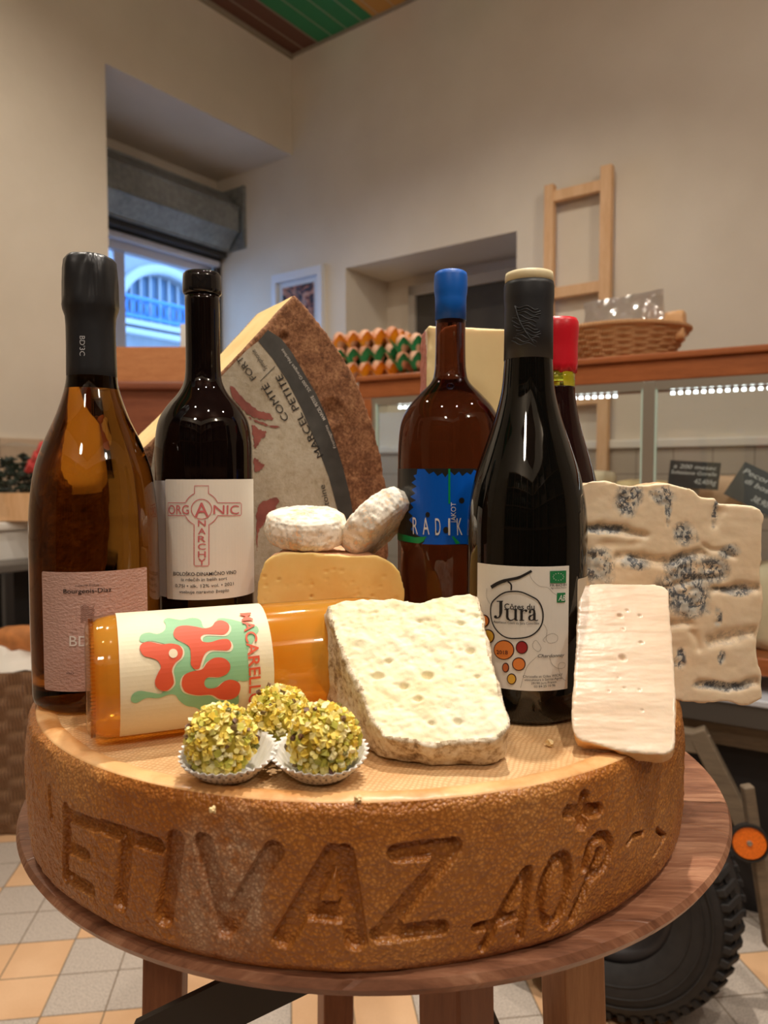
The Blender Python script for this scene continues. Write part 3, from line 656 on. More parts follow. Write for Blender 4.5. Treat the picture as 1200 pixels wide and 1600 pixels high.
for li, (col, lab) in enumerate([('green', 'green plastic egg tray, bottom of the right stack on the case'), ('green', 'green plastic egg tray with eggs, top of the right stack')]):
    c = Cc(-.42, .16, 1.281+li*DZ+.012); R = tray(c, col, 5, 5, -.02, lab)
    for i in range(5):
        for j in range(5):
            if li < 1 and not (j == 0 or i == 0): continue
            egg(c+R@np.array([(i-2)*PT, (j-2)*PT, .032]), ['brown egg in the lower green tray of the right stack', 'brown egg in the upper green tray of the right stack'][li], ['eggs in the lower green tray', 'eggs in the upper green tray'][li])
# bread basket on the case
MBK2 = wicker_mat('honey_wicker', sc(196, 134, 82), sc(244, 196, 140), 120)
bc = Cc(.085, .17, 1.279)
bb = thing('bread_basket', 'shallow honey-coloured wicker basket on the right of the display case', 'basket', bc)
part('weave', basket(bc, .105, .158, .085, MBK2, .8, .0035, 22, 12, .008), MBK2, bb, smooth=True)
part('rim', G().tube([bc+np.array([.158*math.cos(a), .158*.8*math.sin(a), .086]) for a in np.linspace(0, 2*PI, 60, endpoint=False)], .006, 8, True), MBK2, bb, smooth=True)
v = []; f = []; U, V = 26, 14; bcn = bc+UP*.05
for sd in (1, -1):
    for j in range(V):
        for i in range(U): u, w = i/(U-1)*2-1, j/(V-1); v.append(bcn+EC*(u*.098+.0*w)+DC*(sd*.03*(1-w*.85)*(1-u*u*.6)-.03)+UP*(w*.118+.006*u))
v = np.array(v); v += np.stack([fbm(v, 25, 3, 5), fbm(v, 25, 3, 9), fbm(v, 25, 2, 3)*.4], 1)*.006
for k in range(2):
    for j in range(V-1):
        for i in range(U-1): a = k*U*V+j*U+i; f.append((a, a+1, a+U+1, a+U))
t = Mt('plastic_film'); t.n.remove(t.b); tr = t.N('ShaderNodeBsdfTransparent'); dif = t.N('ShaderNodeBsdfTranslucent'); dif.inputs[0].default_value = (.9, .9, .9, 1); gl = t.N('ShaderNodeBsdfGlossy'); gl.inputs[1].default_value = .12; gl.inputs[0].default_value = (.9, .9, .9, 1)
m1 = t.N('ShaderNodeMixShader'); m1.inputs[0].default_value = .74; t.L(tr.outputs[0], m1.inputs[1]); t.L(dif.outputs[0], m1.inputs[2]); m2 = t.N('ShaderNodeMixShader'); m2.inputs[0].default_value = .22; t.L(m1.outputs[0], m2.inputs[1]); t.L(gl.outputs[0], m2.inputs[2]); t.L(m2.outputs[0], t.o.inputs[0])
MFILM = t.m
o = part('plastic_bag', new_mesh('plastic_bag', v, f, True), MFILM, loc=bcn, fix=False); tag(o, 'clear plastic bag standing in the wicker bread basket', 'plastic bag')
for k, (dx, sz, lab) in enumerate(((.0, (.1, .07, .06), 'small white wrapped pack inside the clear bag'), (.118, (.05, .05, .075), 'small amber wrapped pack at the right rim of the bread basket'))):
    o = lump(bc+EC*dx+UP*(.075 if k == 0 else .085), sz, 77+k*9, simple(['white_pack', 'amber_pack'][k], [sc(236, 226, 214), sc(220, 172, 120)][k], .4), 'wrapped_pack', lab); o['category'] = 'package'
# ------------------------------------------------------------ round wooden stool
def stooltop_mat():
    t = Mt('old_walnut'); v = t.co((1, 9, 1), (0, 0, .5), warp=.25, ws=3); n = t.noise(5, 6, .65, v); r = t.noise(28, 5, .7, v); f = t.mix(.4, n, r)
    c = t.ramp(f, [(.36, sc(98, 60, 42)), (.5, sc(148, 100, 74)), (.64, sc(194, 146, 114))]); t.p(col=c, rough=.38)
    cr = t.vor(7, 'DISTANCE_TO_EDGE', t.co((1, 2.5, 1), warp=.2, ws=4)); cr = t.ramp(cr, [(0, 0), (.02, 1)]); t.bump(t.mix(.5, cr, f), .5, .0015); return t.m
SC_ = (-.007, .633); SR = .2825
st = thing('round_stool', 'round dark walnut stool carrying the big cheese wheel', 'stool', (SC_[0], SC_[1], 0))
part('seat_top', G().lathe([(0, -.021), (SR-.035, -.021), (SR-.014, -.017), (SR-.003, -.010), (SR, -.005), (SR-.002, -.001), (SR-.006, 0), (0, 0)], (SC_[0], SC_[1], ZT), seg=160), stooltop_mat(), st, auto=40)
ML = wood('stool_leg_wood', sc(116, 66, 36), sc(158, 98, 58), (9, 9, 1), .45, k=3)
def leg(x, y, ang, w, sx, sy, m=None):
    R = np.array([[math.cos(ang), -math.sin(ang), 0], [math.sin(ang), math.cos(ang), 0], [0, 0, 1]])
    tp = np.array([x, y, ZT-.02]); bt = np.array([x+sx, y+sy, 0]); v = []
    for c in (tp, bt):
        for a, b in ((-1, -1), (1, -1), (1, 1), (-1, 1)): v.append(c+R@np.array([a*w/2, b*w/2, 0]))
    part('leg', G().add(v, [(0, 1, 2, 3), (7, 6, 5, 4)]+[(i, i+4, (i+1) % 4+4, (i+1) % 4) for i in range(4)]), m or ML, st, bevel=.002)
leg(-.168, .56, .1, .030, -.02, -.01); leg(.047, .475, .75, .036, .01, -.03); leg(.143, .56, .35, .036, .03, -.01, wood('leg_light', sc(150, 100, 62), sc(190, 140, 96), (9, 9, 1), .5)); leg(-.05, .78, .3, .034, -.01, .03)
for p, q, w in (((-.168, .50, .60), (.10, .50, .735), .035), ((.02, .52, .72), (.12, .60, .45), .026), ((-.168, .56, .62), (.143, .56, .705), .02)):
    p, q = np.array(p), np.array(q); A_ = unit(q-p); B_ = unit(np.cross(A_, (0, 0, 1))); part('brace', G().box((p+q)/2, (np.linalg.norm(q-p), .006, w), np.column_stack([A_, B_, np.cross(A_, B_)*-1])), MBK, st)

# ------------------------------------------------------------ the big wheel
WC = np.array([-.019, .5955]); WR = .2455; H = ZW-ZT
def wheel_mat():
    t = Mt('washed_rind'); nz = t.noise(9, 5, .6); n2 = t.noise(60, 4, .7); c = t.ramp(nz, [(.3, sc(178, 106, 40)), (.5, sc(208, 138, 64)), (.7, sc(228, 168, 98))]); c = t.mix(t.math('MULTIPLY', n2, .45), c, sc(122, 66, 26))
    at_ = t.N('ShaderNodeAttribute', attribute_name='dry'); gn = t.noise(70, 5, .8); fz = t.math('MULTIPLY', at_.outputs['Fac'], t.ramp(gn, [(.35, 0), (.6, 1)])); c = t.mix(t.math('MULTIPLY', fz, .95), c, sc(206, 176, 146))
    v = t.vor(520, 'F1', t.co(warp=.004, ws=90)); v = t.math('SUBTRACT', 1., v); c = t.mix(t.math('MULTIPLY', t.ramp(v, [(.45, 1), (.75, 0)]), .55), c, sc(132, 70, 26)); t.p(col=c, rough=.30); h = t.mix(.25, v, t.noise(300, 4, .7)); b = t.bump(h, .9, .0009); return t.m
def wheeltop_mat():
    t = Mt('cloth_marked_rind'); vv = t.co((1, 1, 1), (0, 0, .35), warp=.01, ws=25)
    sx = t.N('ShaderNodeSeparateXYZ'); t.L(vv, sx.inputs[0]); a = t.math('ABSOLUTE', t.math('SINE', t.math('MULTIPLY', sx.outputs[0], 1100.))); b = t.math('ABSOLUTE', t.math('SINE', t.math('MULTIPLY', sx.outputs[1], 1100.)))
    w = t.math('MULTIPLY', a, b); n = t.noise(10, 5, .6); c = t.ramp(n, [(.3, sc(214, 170, 116)), (.55, sc(234, 198, 148)), (.8, sc(246, 216, 172))]); c = t.mix(t.math('MULTIPLY', t.math('SUBTRACT', 1., w), .46), c, sc(168, 108, 52)); c = t.mix(t.math('MULTIPLY', t.ramp(t.noise(70, 4, .7), [(.45, 0), (.75, 1)]), .4), c, sc(190, 130, 72))
    t.p(col=c, rough=.5); h = t.mix(.4, w, t.noise(300, 3)); t.bump(h, .55, .0008); return t.m
def lip_mat():
    t = Mt('pale_rind_edge'); c = t.ramp(t.noise(26, 5, .65), [(.3, sc(196, 134, 72)), (.6, sc(232, 186, 130))]); t.p(col=c, rough=.36, sss=.06, sssr=.003); t.bump(t.noise(150, 4), .35, .001); return t.m
# strokes of the moulded lettering, measured on the side: (points, half width px)
LET = [([(87, 1236), (91, 1284)], 4), ([(116, 1270), (112, 1377)], 8), ([(118, 1277), (163, 1296)], 8), ([(118, 1330), (146, 1343)], 7), ([(113, 1372), (150, 1398)], 8),
       ([(174, 1299), (262, 1327)], 9), ([(210, 1318), (199, 1420)], 10), ([(292, 1318), (271, 1442)], 11), ([(337, 1322), (370, 1458)], 11), ([(449, 1334), (372, 1458)], 11),
       ([(545, 1336), (464, 1472)], 11), ([(560, 1336), (580, 1472)], 11), ([(502, 1430), (570, 1432)], 8), ([(500, 1415), (566, 1418)], 4), ([(450, 1474), (476, 1474)], 3), ([(567, 1476), (592, 1476)], 3),
       ([(644, 1333), (730, 1322)], 10), ([(727, 1328), (630, 1448)], 10), ([(615, 1462), (712, 1451)], 9),
       (sm([(778, 1482), (800, 1437), (826, 1385), (846, 1357), (842, 1400), (834, 1462)], 5, False), 5), ([(768, 1449), (800, 1440), (832, 1424)], 5),
       (sm([(876, 1438), (863, 1425), (868, 1380), (886, 1340), (903, 1338), (906, 1370), (893, 1418), (878, 1438)], 5), 6),
       ([(949, 1326), (932, 1380), (911, 1430)], 6), (sm([(929, 1352), (940, 1310), (960, 1300), (966, 1318), (955, 1350), (938, 1368)], 5, False), 5),
       ([(906, 1266), (950, 1261)], 8), ([(930, 1242), (926, 1283)], 8), ([(992, 1312), (1002, 1300), (1016, 1296)], 3), ([(1034, 1290), (1046, 1300), (1030, 1330)], 3)]
wcyl = Cyl((WC[0], WC[1], ZT), (0, 0, 1), (0.03, -1, 0), WR)
def build_wheel():
    TF = 1500; TB = 120; NP = 170; ar = math.radians(98)
    an = np.concatenate([np.linspace(-ar, ar, TF), np.linspace(ar, 2*PI-ar, TB+2)[1:-1]]); TA = len(an)
    hz = np.linspace(.0, 1, NP); z = hz*H; prof = WR-.0022*np.abs(hz*2-1)**3-.0022*np.clip((hz-.93)/.07, 0, 1)**2-.005*np.clip((.08-hz)/.08, 0, 1)**2
    A2, Z2 = np.meshgrid(an, z, indexing='ij'); R2 = np.repeat(prof[None], TA, 0)
    U2 = A2*WR; D = np.zeros_like(R2)
    front = np.abs(A2) <= ar
    for pts, w in LET:
        pp = [wcyl.inv(*p) for p in pts]; c = pts[len(pts)//2]; w0 = wcyl.inv(c[0]-w, c[1]); w1 = wcyl.inv(c[0]+w, c[1]); hw = w/1150*.55
        dd = np.full(R2.shape, 9.)
        for (x0, y0), (x1, y1) in zip(pp[:-1], pp[1:]):
            dx, dy = x1-x0, y1-y0; L2 = dx*dx+dy*dy+1e-12; t = np.clip(((U2-x0)*dx+(Z2-y0)*dy)/L2, 0, 1); dd = np.minimum(dd, np.hypot(U2-x0-t*dx, Z2-y0-t*dy))
        D = np.maximum(D, np.clip((hw-dd)/.0010+.5, 0, 1))
    P = np.stack([np.sin(A2)*WR, -np.cos(A2)*WR, Z2], -1).reshape(-1, 3)
    low = fbm(P, 9, 2, 3).reshape(R2.shape)*.0018+fbm(P, 45, 2, 8).reshape(R2.shape)*.0007; fine = fbm(P, 330, 2, 5).reshape(R2.shape)*.0003+fbm(P, 160, 2, 15).reshape(R2.shape)*.0003
    D = D*(.8+.2*np.clip(fbm(P, 70, 2, 6).reshape(R2.shape)+.5, 0, 1))
    w = np.clip(hz*30, 0, 1)[None]*np.clip((1-hz)*40, 0, 1)[None]
    R2 = R2+w*(low+fine)-.0050*D
    # dry whitish patch near the V
    pc = wcyl.inv(345, 1400); pc2 = wcyl.inv(395, 1380); dry = np.clip(1.25-np.hypot((U2-pc[0])/.024, (Z2-pc[1])/.036), 0, 1)+np.clip(1.1-np.hypot((U2-pc2[0])/.022, (Z2-pc2[1])/.04), 0, 1); dry = np.clip(dry*1.6, 0, 1)
    R2 = R2+w*dry*fbm(P, 200, 3, 9).reshape(R2.shape)*.0005
    X = WC[0]+R2*np.sin(A2); Y = WC[1]-R2*np.cos(A2); V = np.stack([X, Y, ZT+Z2], -1).reshape(-1, 3)
    i, j = np.meshgrid(np.arange(TA), np.arange(NP-1), indexing='ij'); i2 = (i+1) % TA
    F_ = np.stack([i*NP+j, i2*NP+j, i2*NP+j+1, i*NP+j+1], -1).reshape(-1, 4)
    return V, F_, dry.reshape(-1), prof[-1], an
V, F_, dry, rtop, an = build_wheel()
def fast_mesh(name, V, F_):
    me = bpy.data.meshes.new(name); me.vertices.add(len(V)); me.vertices.foreach_set('co', np.asarray(V, np.float32).ravel()); n = len(F_); me.loops.add(n*4); me.loops.foreach_set('vertex_index', F_.astype(np.int32).ravel())
    me.polygons.add(n); me.polygons.foreach_set('loop_start', np.arange(0, n*4, 4, dtype=np.int32)); me.polygons.foreach_set('loop_total', np.full(n, 4, np.int32)); me.update(calc_edges=True); me.polygons.foreach_set('use_smooth', [True]*n); return me
me = fast_mesh('rind', V, F_); at_ = me.attributes.new('dry', 'FLOAT', 'POINT'); at_.data.foreach_set('value', dry.astype(np.float32))
wh = thing('large_round_cheese', 'huge brown round cheese with large moulded letters on its side, lying on the stool', 'cheese', (WC[0], WC[1], ZT))
part('rind', me, wheel_mat(), wh, fix=False)
# lip ring and cloth-marked top
nr = 24; rs = np.concatenate([[rtop+.0001], np.linspace(rtop-.0006, rtop-.013, nr)]); na = 720; V2 = []
for k in range(na):
    a = 2*PI*k/na
    for r in rs: V2.append((WC[0]+r*math.sin(a), WC[1]-r*math.cos(a), 0, r))
V2 = np.array(V2); q = (rtop-V2[:, 3])/.013; hh = .0016*np.sin(np.clip(q, 0, 1)*PI)**.7+fbm(V2[:, :3]*1.0, 60, 3, 4)*.0005*np.clip(q*6, 0, 1)-.0008*np.clip(q-.7, 0, 1); V2[:, 2] = ZW+hh; V2[:, 2] -= .0006*(V2[:, 3] > rtop)
n_ = len(rs); i, j = np.meshgrid(np.arange(na), np.arange(n_-1), indexing='ij'); i2 = (i+1) % na; F2 = np.stack([i*n_+j, i2*n_+j, i2*n_+j+1, i*n_+j+1], -1).reshape(-1, 4)
part('rind_edge', fast_mesh('rind_edge', V2[:, :3], F2), lip_mat(), wh, label='pale smooth raised edge')
g = G().lathe([(0, 0), (rtop-.012, 0)], (WC[0], WC[1], ZW-.0002), seg=200, caps=False)
g2 = G(); g2.add([(WC[0]+(rtop-.011)*math.cos(a), WC[1]+(rtop-.011)*math.sin(a), ZW) for a in np.linspace(0, 2*PI, 200, endpoint=False)], [tuple(range(200))]); o = part('top_rind', g2, wheeltop_mat(), wh, fix=False, label='flat top with cloth weave marks')
g2 = G(); g2.add([(WC[0]+(WR-.02)*math.cos(a), WC[1]+(WR-.02)*math.sin(a), ZT+.0005) for a in np.linspace(0, 2*PI, 100, endpoint=False)], [tuple(range(100))[::-1]]); part('bottom_rind', g2, MPC[2], wh, fix=False)

# ------------------------------------------------------------ cut cheeses
def resample(P, n):
    P = [np.asarray(p, float) for p in P]; P.append(P[0]); L = np.cumsum([0]+[np.linalg.norm(P[i+1]-P[i]) for i in range(len(P)-1)]); r = []
    for s_ in np.linspace(0, L[-1], n, endpoint=False): i = min(np.searchsorted(L, s_, 'right')-1, len(P)-2); t = (s_-L[i])/(L[i+1]-L[i]); r.append(P[i]*(1-t)+P[i+1]*t)
    return r
def solid(front, back, vox, rnd=0):
    n = len(front); v = list(front)+list(back); bm = bmesh.new(); vs = [bm.verts.new(tuple(map(float, q))) for q in v]
    for t in tessellate_polygon([[Vector(q) for q in front]]): 
        bm.faces.new([vs[i] for i in t]); bm.faces.new([vs[i+n] for i in t][::-1])
    for i in range(n): bm.faces.new((vs[i], vs[i+n], vs[(i+1) % n+n], vs[(i+1) % n]))
    bmesh.ops.recalc_face_normals(bm, faces=bm.faces)
    me = bpy.data.meshes.new('s'); bm.to_mesh(me); bm.free(); o = bpy.data.objects.new('s', me); COL.objects.link(o)
    r = o.modifiers.new('r', 'REMESH'); r.mode = 'VOXEL'; r.voxel_size = vox; r.adaptivity = 0
    if rnd: s_ = o.modifiers.new('s', 'SMOOTH'); s_.iterations = rnd; s_.factor = .5
    dg = bpy.context.evaluated_depsgraph_get(); dg.update(); m2 = bpy.data.meshes.new_from_object(o.evaluated_get(dg)); bpy.data.objects.remove(o); bpy.data.meshes.remove(me); return m2
def getv(me):
    n = len(me.vertices); c = np.zeros(n*3); me.vertices.foreach_get('co', c); nn = np.zeros(n*3); me.vertices.foreach_get('normal', nn); return c.reshape(-1, 3), nn.reshape(-1, 3)
def setv(me, c): me.vertices.foreach_set('co', c.ravel()); me.update(); me.polygons.foreach_set('use_smooth', [True]*len(me.polygons))
def split(me, mask):               # faces where mask -> first mesh, others -> second
    out = []
    for keep in (True, False):
        bm = bmesh.new(); bm.from_mesh(me); bm.faces.ensure_lookup_table(); bmesh.ops.delete(bm, geom=[f for f in bm.faces if mask[f.index] != keep], context='FACES'); m = bpy.data.meshes.new('p'); bm.to_mesh(m); bm.free(); m.polygons.foreach_set('use_smooth', [True]*len(m.polygons)); out.append(m)
    return out
def facec(me): c = np.zeros(len(me.polygons)*3); me.polygons.foreach_get('center', c); return c.reshape(-1, 3)
def attr(me, name, val): a = me.attributes.new(name, 'FLOAT', 'POINT'); a.data.foreach_set('value', np.asarray(val, np.float32))
ZF = ZW+.0008
def seg_d(uv, pts):
    dd = np.full(len(uv), 9.)
    for a, b in zip(pts[:-1], pts[1:]):
        a, b = np.array(a), np.array(b); e = b-a; t = np.clip(((uv-a)@e)/(e@e+1e-12), 0, 1); dd = np.minimum(dd, np.linalg.norm(uv-a-t[:, None]*e, axis=1))
    return dd
# --- tomme-like wedge leaning back in front
def paste_mat(name, a, b, c_, bs=120, rough=.5, s=.15, sr=.006, bst=.4, bd=.0008):
    t = Mt(name); n = t.noise(18, 5, .6); c = t.ramp(n, [(.3, a), (.55, b), (.8, c_)]); t.p(col=c, rough=rough, sss=s, sssr=sr); h = t.mix(.5, t.noise(bs, 5, .65), t.noise(bs*3, 3)); t.bump(h, bst, bd); return t
def rind_mat(name, stops, sc_=40, rough=.75, bst=.8, bd=.0015):
    t = Mt(name); n = t.noise(sc_, 6, .7); n2 = t.noise(sc_*4, 4, .7); f = t.mix(.4, n, n2); t.p(col=t.ramp(f, stops), rough=rough); t.bump(f, bst, bd); return t.m
pn = unit([-.10, -.66, .75]); TP = Plane((.03, .398, ZW+.022), pn)
ol = [(512, 945), (540, 938), (575, 936), (610, 935), (640, 938), (655, 943), (672, 936), (700, 931), (742, 927), (750, 934), (757, 975), (768, 1020), (780, 1065), (790, 1100), (799, 1128), (792, 1142), (776, 1156), (730, 1158), (684, 1166), (640, 1160), (600, 1156), (588, 1138), (578, 1117), (556, 1062), (540, 1030), (527, 1007), (516, 970)]
fr = [TP.map(*TP.inv(*p)) for p in ol]; fr = resample(fr, 90)
bk_ = []; v0_ = min((p-TP.P)@TP.V for p in fr)+.004
for p in fr:
    u, v = (p-TP.P)@TP.U, (p-TP.P)@TP.V; q = p-pn*.045-TP.U*(.019*min(max((-u+.02)/.04, 0), 1)); q[2] = max(q[2], ZF); w_ = min(max((v-v0_)/.045, 0), 1); w_ = w_*w_*(3-2*w_); q = q*w_+np.array([p[0], p[1]+.011, ZF])*(1-w_); bk_.append(q)
me = solid(fr, bk_, .0011, 3); c, n = getv(me); d = -(c-TP.P)@pn; fw = np.clip(1-d/.003, 0, 1)*np.clip(n@pn*2-.6, 0, 1)
uv = np.stack([(c-TP.P)@TP.U, (c-TP.P)@TP.V], 1); dt0 = -(facec(me)-TP.P)@pn; disp = fw*(fbm(c, 140, 4, 2)*.0006+np.minimum(fbm(c, 300, 3, 4), 0)*.0006+fbm(c, 40, 2, 44)*.0007)
for k in range(26):
    p = TP.inv(random.uniform(540, 770), random.uniform(950, 1140)); r = random.choice([.0008, .0012, .0018]); dd = np.hypot((uv[:, 0]-p[0]), (uv[:, 1]-p[1])*1.6); disp -= fw*np.exp(-(dd/r)**2)*r*.7
for px_, r in (((668, 1056), .0035), ((632, 1072), .003), ((590, 1055), .0032), ((606, 1033), .0025), ((653, 1093), .0028), ((672, 1130), .002), ((715, 1128), .003), ((745, 1057), .002), ((735, 1017), .003), ((720, 975), .0025)):
    p = TP.inv(*px_); dd = np.hypot((uv[:, 0]-p[0]), (uv[:, 1]-p[1])*1.5)+.25*r*fbm(c, 300, 2, 7); disp -= fw*np.clip(1.2-dd/r, 0, 1)*r*.9
disp += (1-fw)*(fbm(c, 60, 3, 12)*.0016+fbm(c, 220, 2, 13)*.0005)
edge = np.clip(1-np.abs(d-.002)/.003, 0, 1); disp += edge*fbm(c, 150, 3, 21)*.0009
c2 = c+n*disp[:, None]; c2[:, 2] = np.maximum(c2[:, 2], ZF-.0003); setv(me, c2)
fc = facec(me); dn = dt0; nm = fbm(fc, 90, 3, 31); fuv = np.stack([(fc-TP.P)@TP.U, (fc-TP.P)@TP.V], 1); m_ = (dn < .0022+nm*.0016) & (seg_d(fuv, pxl(TP, ol[8:]+ol[:1])) > .0017+nm*.0010)
p1, p2 = split(me, m_)
tm = thing('cheese_wedge', 'cream crumbly cheese wedge with a mottled grey-brown rind, propped up in front of the bottles', 'cheese', (.03, .44, ZW))
part('paste', p1, paste_mat('crumbly_paste', sc(240, 226, 178), sc(250, 240, 206), sc(255, 250, 226)).m, tm, fix=False)
part('rind', p2, rind_mat('grey_rind', [(.32, sc(104, 82, 58)), (.42, sc(172, 148, 116)), (.5, sc(216, 200, 172)), (.64, sc(238, 230, 214))], 45), tm, fix=False)

# --- pale slab at the front right
sn = unit([-.02, -.72, .62]); SP = Plane((.137, .408, ZW+.004), sn)
ol = [(905, 919), (912, 914), (950, 912), (1000, 912), (1035, 914), (1044, 922), (1047, 960), (1051, 1020), (1056, 1080), (1056, 1150), (1052, 1174), (1035, 1180), (1000, 1176), (950, 1168), (905, 1156), (896, 1148), (894, 1120), (896, 1060), (900, 990)]
fr = resample([SP.map(*SP.inv(*p)) for p in ol], 80); bk_ = []
for p in fr: q = p-sn*.0125; q = q+np.array([.003, 0, -.001]); q[2] = max(q[2], ZF) if q[0] < .135 else q[2]; bk_.append(q)
me = solid(fr, bk_, .0009, 2); c, n = getv(me); d = -(c-SP.P)@sn; fw = np.clip(1-d/.002, 0, 1)*np.clip(n@sn*2-.6, 0, 1); uv = np.stack([(c-SP.P)@SP.U, (c-SP.P)@SP.V], 1)
s2 = np.stack([uv[:, 0]*.18+uv[:, 1]*.04, uv[:, 1], 0*uv[:, 0]], 1); ds0 = -(facec(me)-SP.P)@sn; disp = fw*(fbm(s2, 380, 3, 3)*.00010+fbm(s2, 90, 2, 5)*.00022)
for px_, r in (((968, 962), .0016), ((979, 954), .001), ((999, 962), .0011), ((972, 1028), .0021), ((1001, 1004), .0012), ((973, 983), .0009), ((975, 1075), .0009), ((998, 1078), .0009), ((950, 1080), .0007), ((1003, 1110), .0008), ((965, 1060), .0006)):
    p = SP.inv(*px_); dd = np.hypot(uv[:, 0]-p[0], uv[:, 1]-p[1]); disp -= fw*np.clip(1.2-dd/r, 0, 1)*r
disp += (1-fw)*fbm(c, 90, 3, 12)*.0006; setv(me, c+n*disp[:, None]); fc = facec(me); dn = ds0; p1, p2 = split(me, dn < .0016+fbm(fc, 90, 2, 3)*.0006)
sl = thing('cheese_slab', 'flat pale glossy cheese slab leaning at the right edge of the big wheel', 'cheese', (.137, .43, ZW))
t = paste_mat('glossy_paste', sc(232, 204, 176), sc(240, 218, 192), sc(246, 230, 210), 90, .26, .25, .01, .2); t.p(coat=.35); part('paste', p1, t.m, sl, fix=False)
part('rind', p2, rind_mat('yellow_rind', [(.3, sc(214, 158, 94)), (.6, sc(244, 202, 140))], 40, .45, .3, .0008), sl, fix=False)

# --- blue cheese
bn = unit([-.06, -1, .03]); BP = Plane((.20, .520, ZW), bn)
ol = [(900, 760), (915, 754), (940, 753), (965, 757), (985, 758), (1010, 757), (1040, 755), (1060, 759), (1084, 764), (1092, 775), (1115, 780), (1122, 790), (1140, 791), (1165, 792), (1186, 794), (1193, 806), (1191, 850), (1188, 900), (1192, 930), (1190, 960), (1184, 1000), (1184, 1040), (1190, 1065), (1192, 1090), (1178, 1094), (1160, 1101), (1130, 1096), (1100, 1099), (1060, 1095), (1000, 1093), (905, 1093)]
fr = [BP.map(*BP.inv(*p)) for p in ol]
for q in fr: q[2] = max(q[2], ZF) if q[0] < .20 else max(q[2], ZF-.004)
fr = resample(fr, 110); bk_ = [q-bn*.050+np.array([.0, 0, 0]) for q in fr]
me = solid(fr, bk_, .0011, 2); c, n = getv(me); d = -(c-BP.P)@bn; fw = np.clip(1-d/.004, 0, 1)*np.clip(n@bn*2-.6, 0, 1); uv = np.stack([(c-BP.P)@BP.U, (c-BP.P)@BP.V], 1)
def seg_d(uv, pts):
    dd = np.full(len(uv), 9.)
    for a, b in zip(pts[:-1], pts[1:]):
        a, b = np.array(a), np.array(b); e = b-a; t = np.clip(((uv-a)@e)/(e@e+1e-12), 0, 1); dd = np.minimum(dd, np.linalg.norm(uv-a-t[:, None]*e, axis=1))
    return dd
groove = [([(912, 826), (945, 822), (985, 832), (1008, 838)], .0030, 1), ([(965, 870), (1010, 872), (1045, 876), (1075, 868), (1100, 862)], .003, 1), ([(1100, 850), (1125, 856), (1145, 872)], .002, .6), ([(1120, 925), (1150, 918), (1185, 922)], .003, 1), ([(1110, 998), (1140, 994), (1180, 988)], .0045, 1.2), ([(1050, 976), (1078, 972)], .0035, .9), ([(1095, 1066), (1130, 1072), (1180, 1066)], .003, .9), ([(1085, 990), (1092, 1012)], .0025, .7), ([(1120, 800), (1115, 815)], .004, .7), ([(1030, 920), (1090, 905), (1130, 900)], .003, .6), ([(940, 850), (975, 856), (1000, 852)], .004, .5)]
wz = np.stack([fbm(c, 60, 3, 51), fbm(c, 60, 3, 52)], 1)*.0022
disp = fw*(fbm(c, 28, 3, 2)*.0006+fbm(c, 140, 3, 4)*.0003); vein = np.zeros(len(c)); db0 = -(facec(me)-BP.P)@bn
for pts, w, am in groove: dd = seg_d(uv+wz, pxl(BP, pts)); disp -= fw*np.exp(-(dd/w)**2)*.0030*am; vein = np.maximum(vein, np.clip(1.5-dd/(w*1.4), 0, 1)*.75*min(am, 1))
zones = [((978, 782), 22, 24), ((1035, 775), 22, 12), ((930, 885), 28, 30), ((1070, 835), 18, 20), ((1070, 880), 30, 14), ((1065, 920), 45, 38), ((1110, 890), 25, 25), ((1085, 935), 28, 26), ((990, 880), 20, 10), ((1140, 860), 18, 12), ((1150, 925), 30, 8), ((1118, 965), 8, 14), ((1062, 1030), 7, 14), ((1125, 1022), 7, 10), ((1130, 1068), 40, 9), ((1050, 915), 22, 30), ((1045, 790), 5, 26), ((1115, 800), 4, 22), ((945, 826), 36, 7), ((1000, 1010), 5, 4)]
zn = np.zeros(len(c)); 
for (x, y), rx, ry in zones:
    p = BP.inv(x, y); e = BP.inv(x+rx, y+ry); dd = np.hypot((uv[:, 0]+wz[:, 0]*1.5-p[0])/abs(e[0]-p[0]), (uv[:, 1]+wz[:, 1]*1.5-p[1])/abs(e[1]-p[1])); zn = np.maximum(zn, np.clip(1.6-dd*1.25, 0, 1))
vein = vein*(.5+.5*np.clip(zn+.3, 0, 1)); disp += fw*zn*(fbm(c, 260, 2, 61)*.0011-.0004); disp += (1-fw)*fbm(c, 50, 3, 12)*.0016
setv(me, c+n*disp[:, None]); attr(me, 'zone', zn); attr(me, 'groove', vein); fc = facec(me); dn = db0; p1, p2 = split(me, dn < .003+fbm(fc, 60, 2, 3)*.001)
t = Mt('blue_veined_paste'); n1 = t.noise(16, 4); c_ = t.ramp(n1, [(.3, sc(240, 214, 178)), (.6, sc(247, 226, 194)), (.8, sc(251, 236, 212))])
z_ = t.N('ShaderNodeAttribute', attribute_name='zone').outputs['Fac']; g_ = t.N('ShaderNodeAttribute', attribute_name='groove').outputs['Fac']
zr = t.ramp(z_, [(.1, 0), (.75, 1)]); nA = t.noise(75, 5, .75); nB = t.noise(190, 4, .8, t.co((1, 1, .55), warp=.01, ws=80))
soft = t.math('MULTIPLY', zr, t.ramp(nA, [(.36, 0), (.52, 1)])); c_ = t.mix(t.math('MULTIPLY', soft, .75), c_, sc(178, 184, 182))
rg = t.math('ABSOLUTE', t.math('SUBTRACT', t.noise(85, 4, .7, t.co((1, 1, .6), warp=.01, ws=60)), .5)); line = t.ramp(rg, [(.0, 1), (.022, .9), (.045, 0)])
dk = t.math('MULTIPLY', zr, t.math('MAXIMUM', line, t.ramp(nB, [(.56, 0), (.64, 1)]))); c_ = t.mix(t.math('MULTIPLY', dk, .9), c_, sc(62, 72, 86))
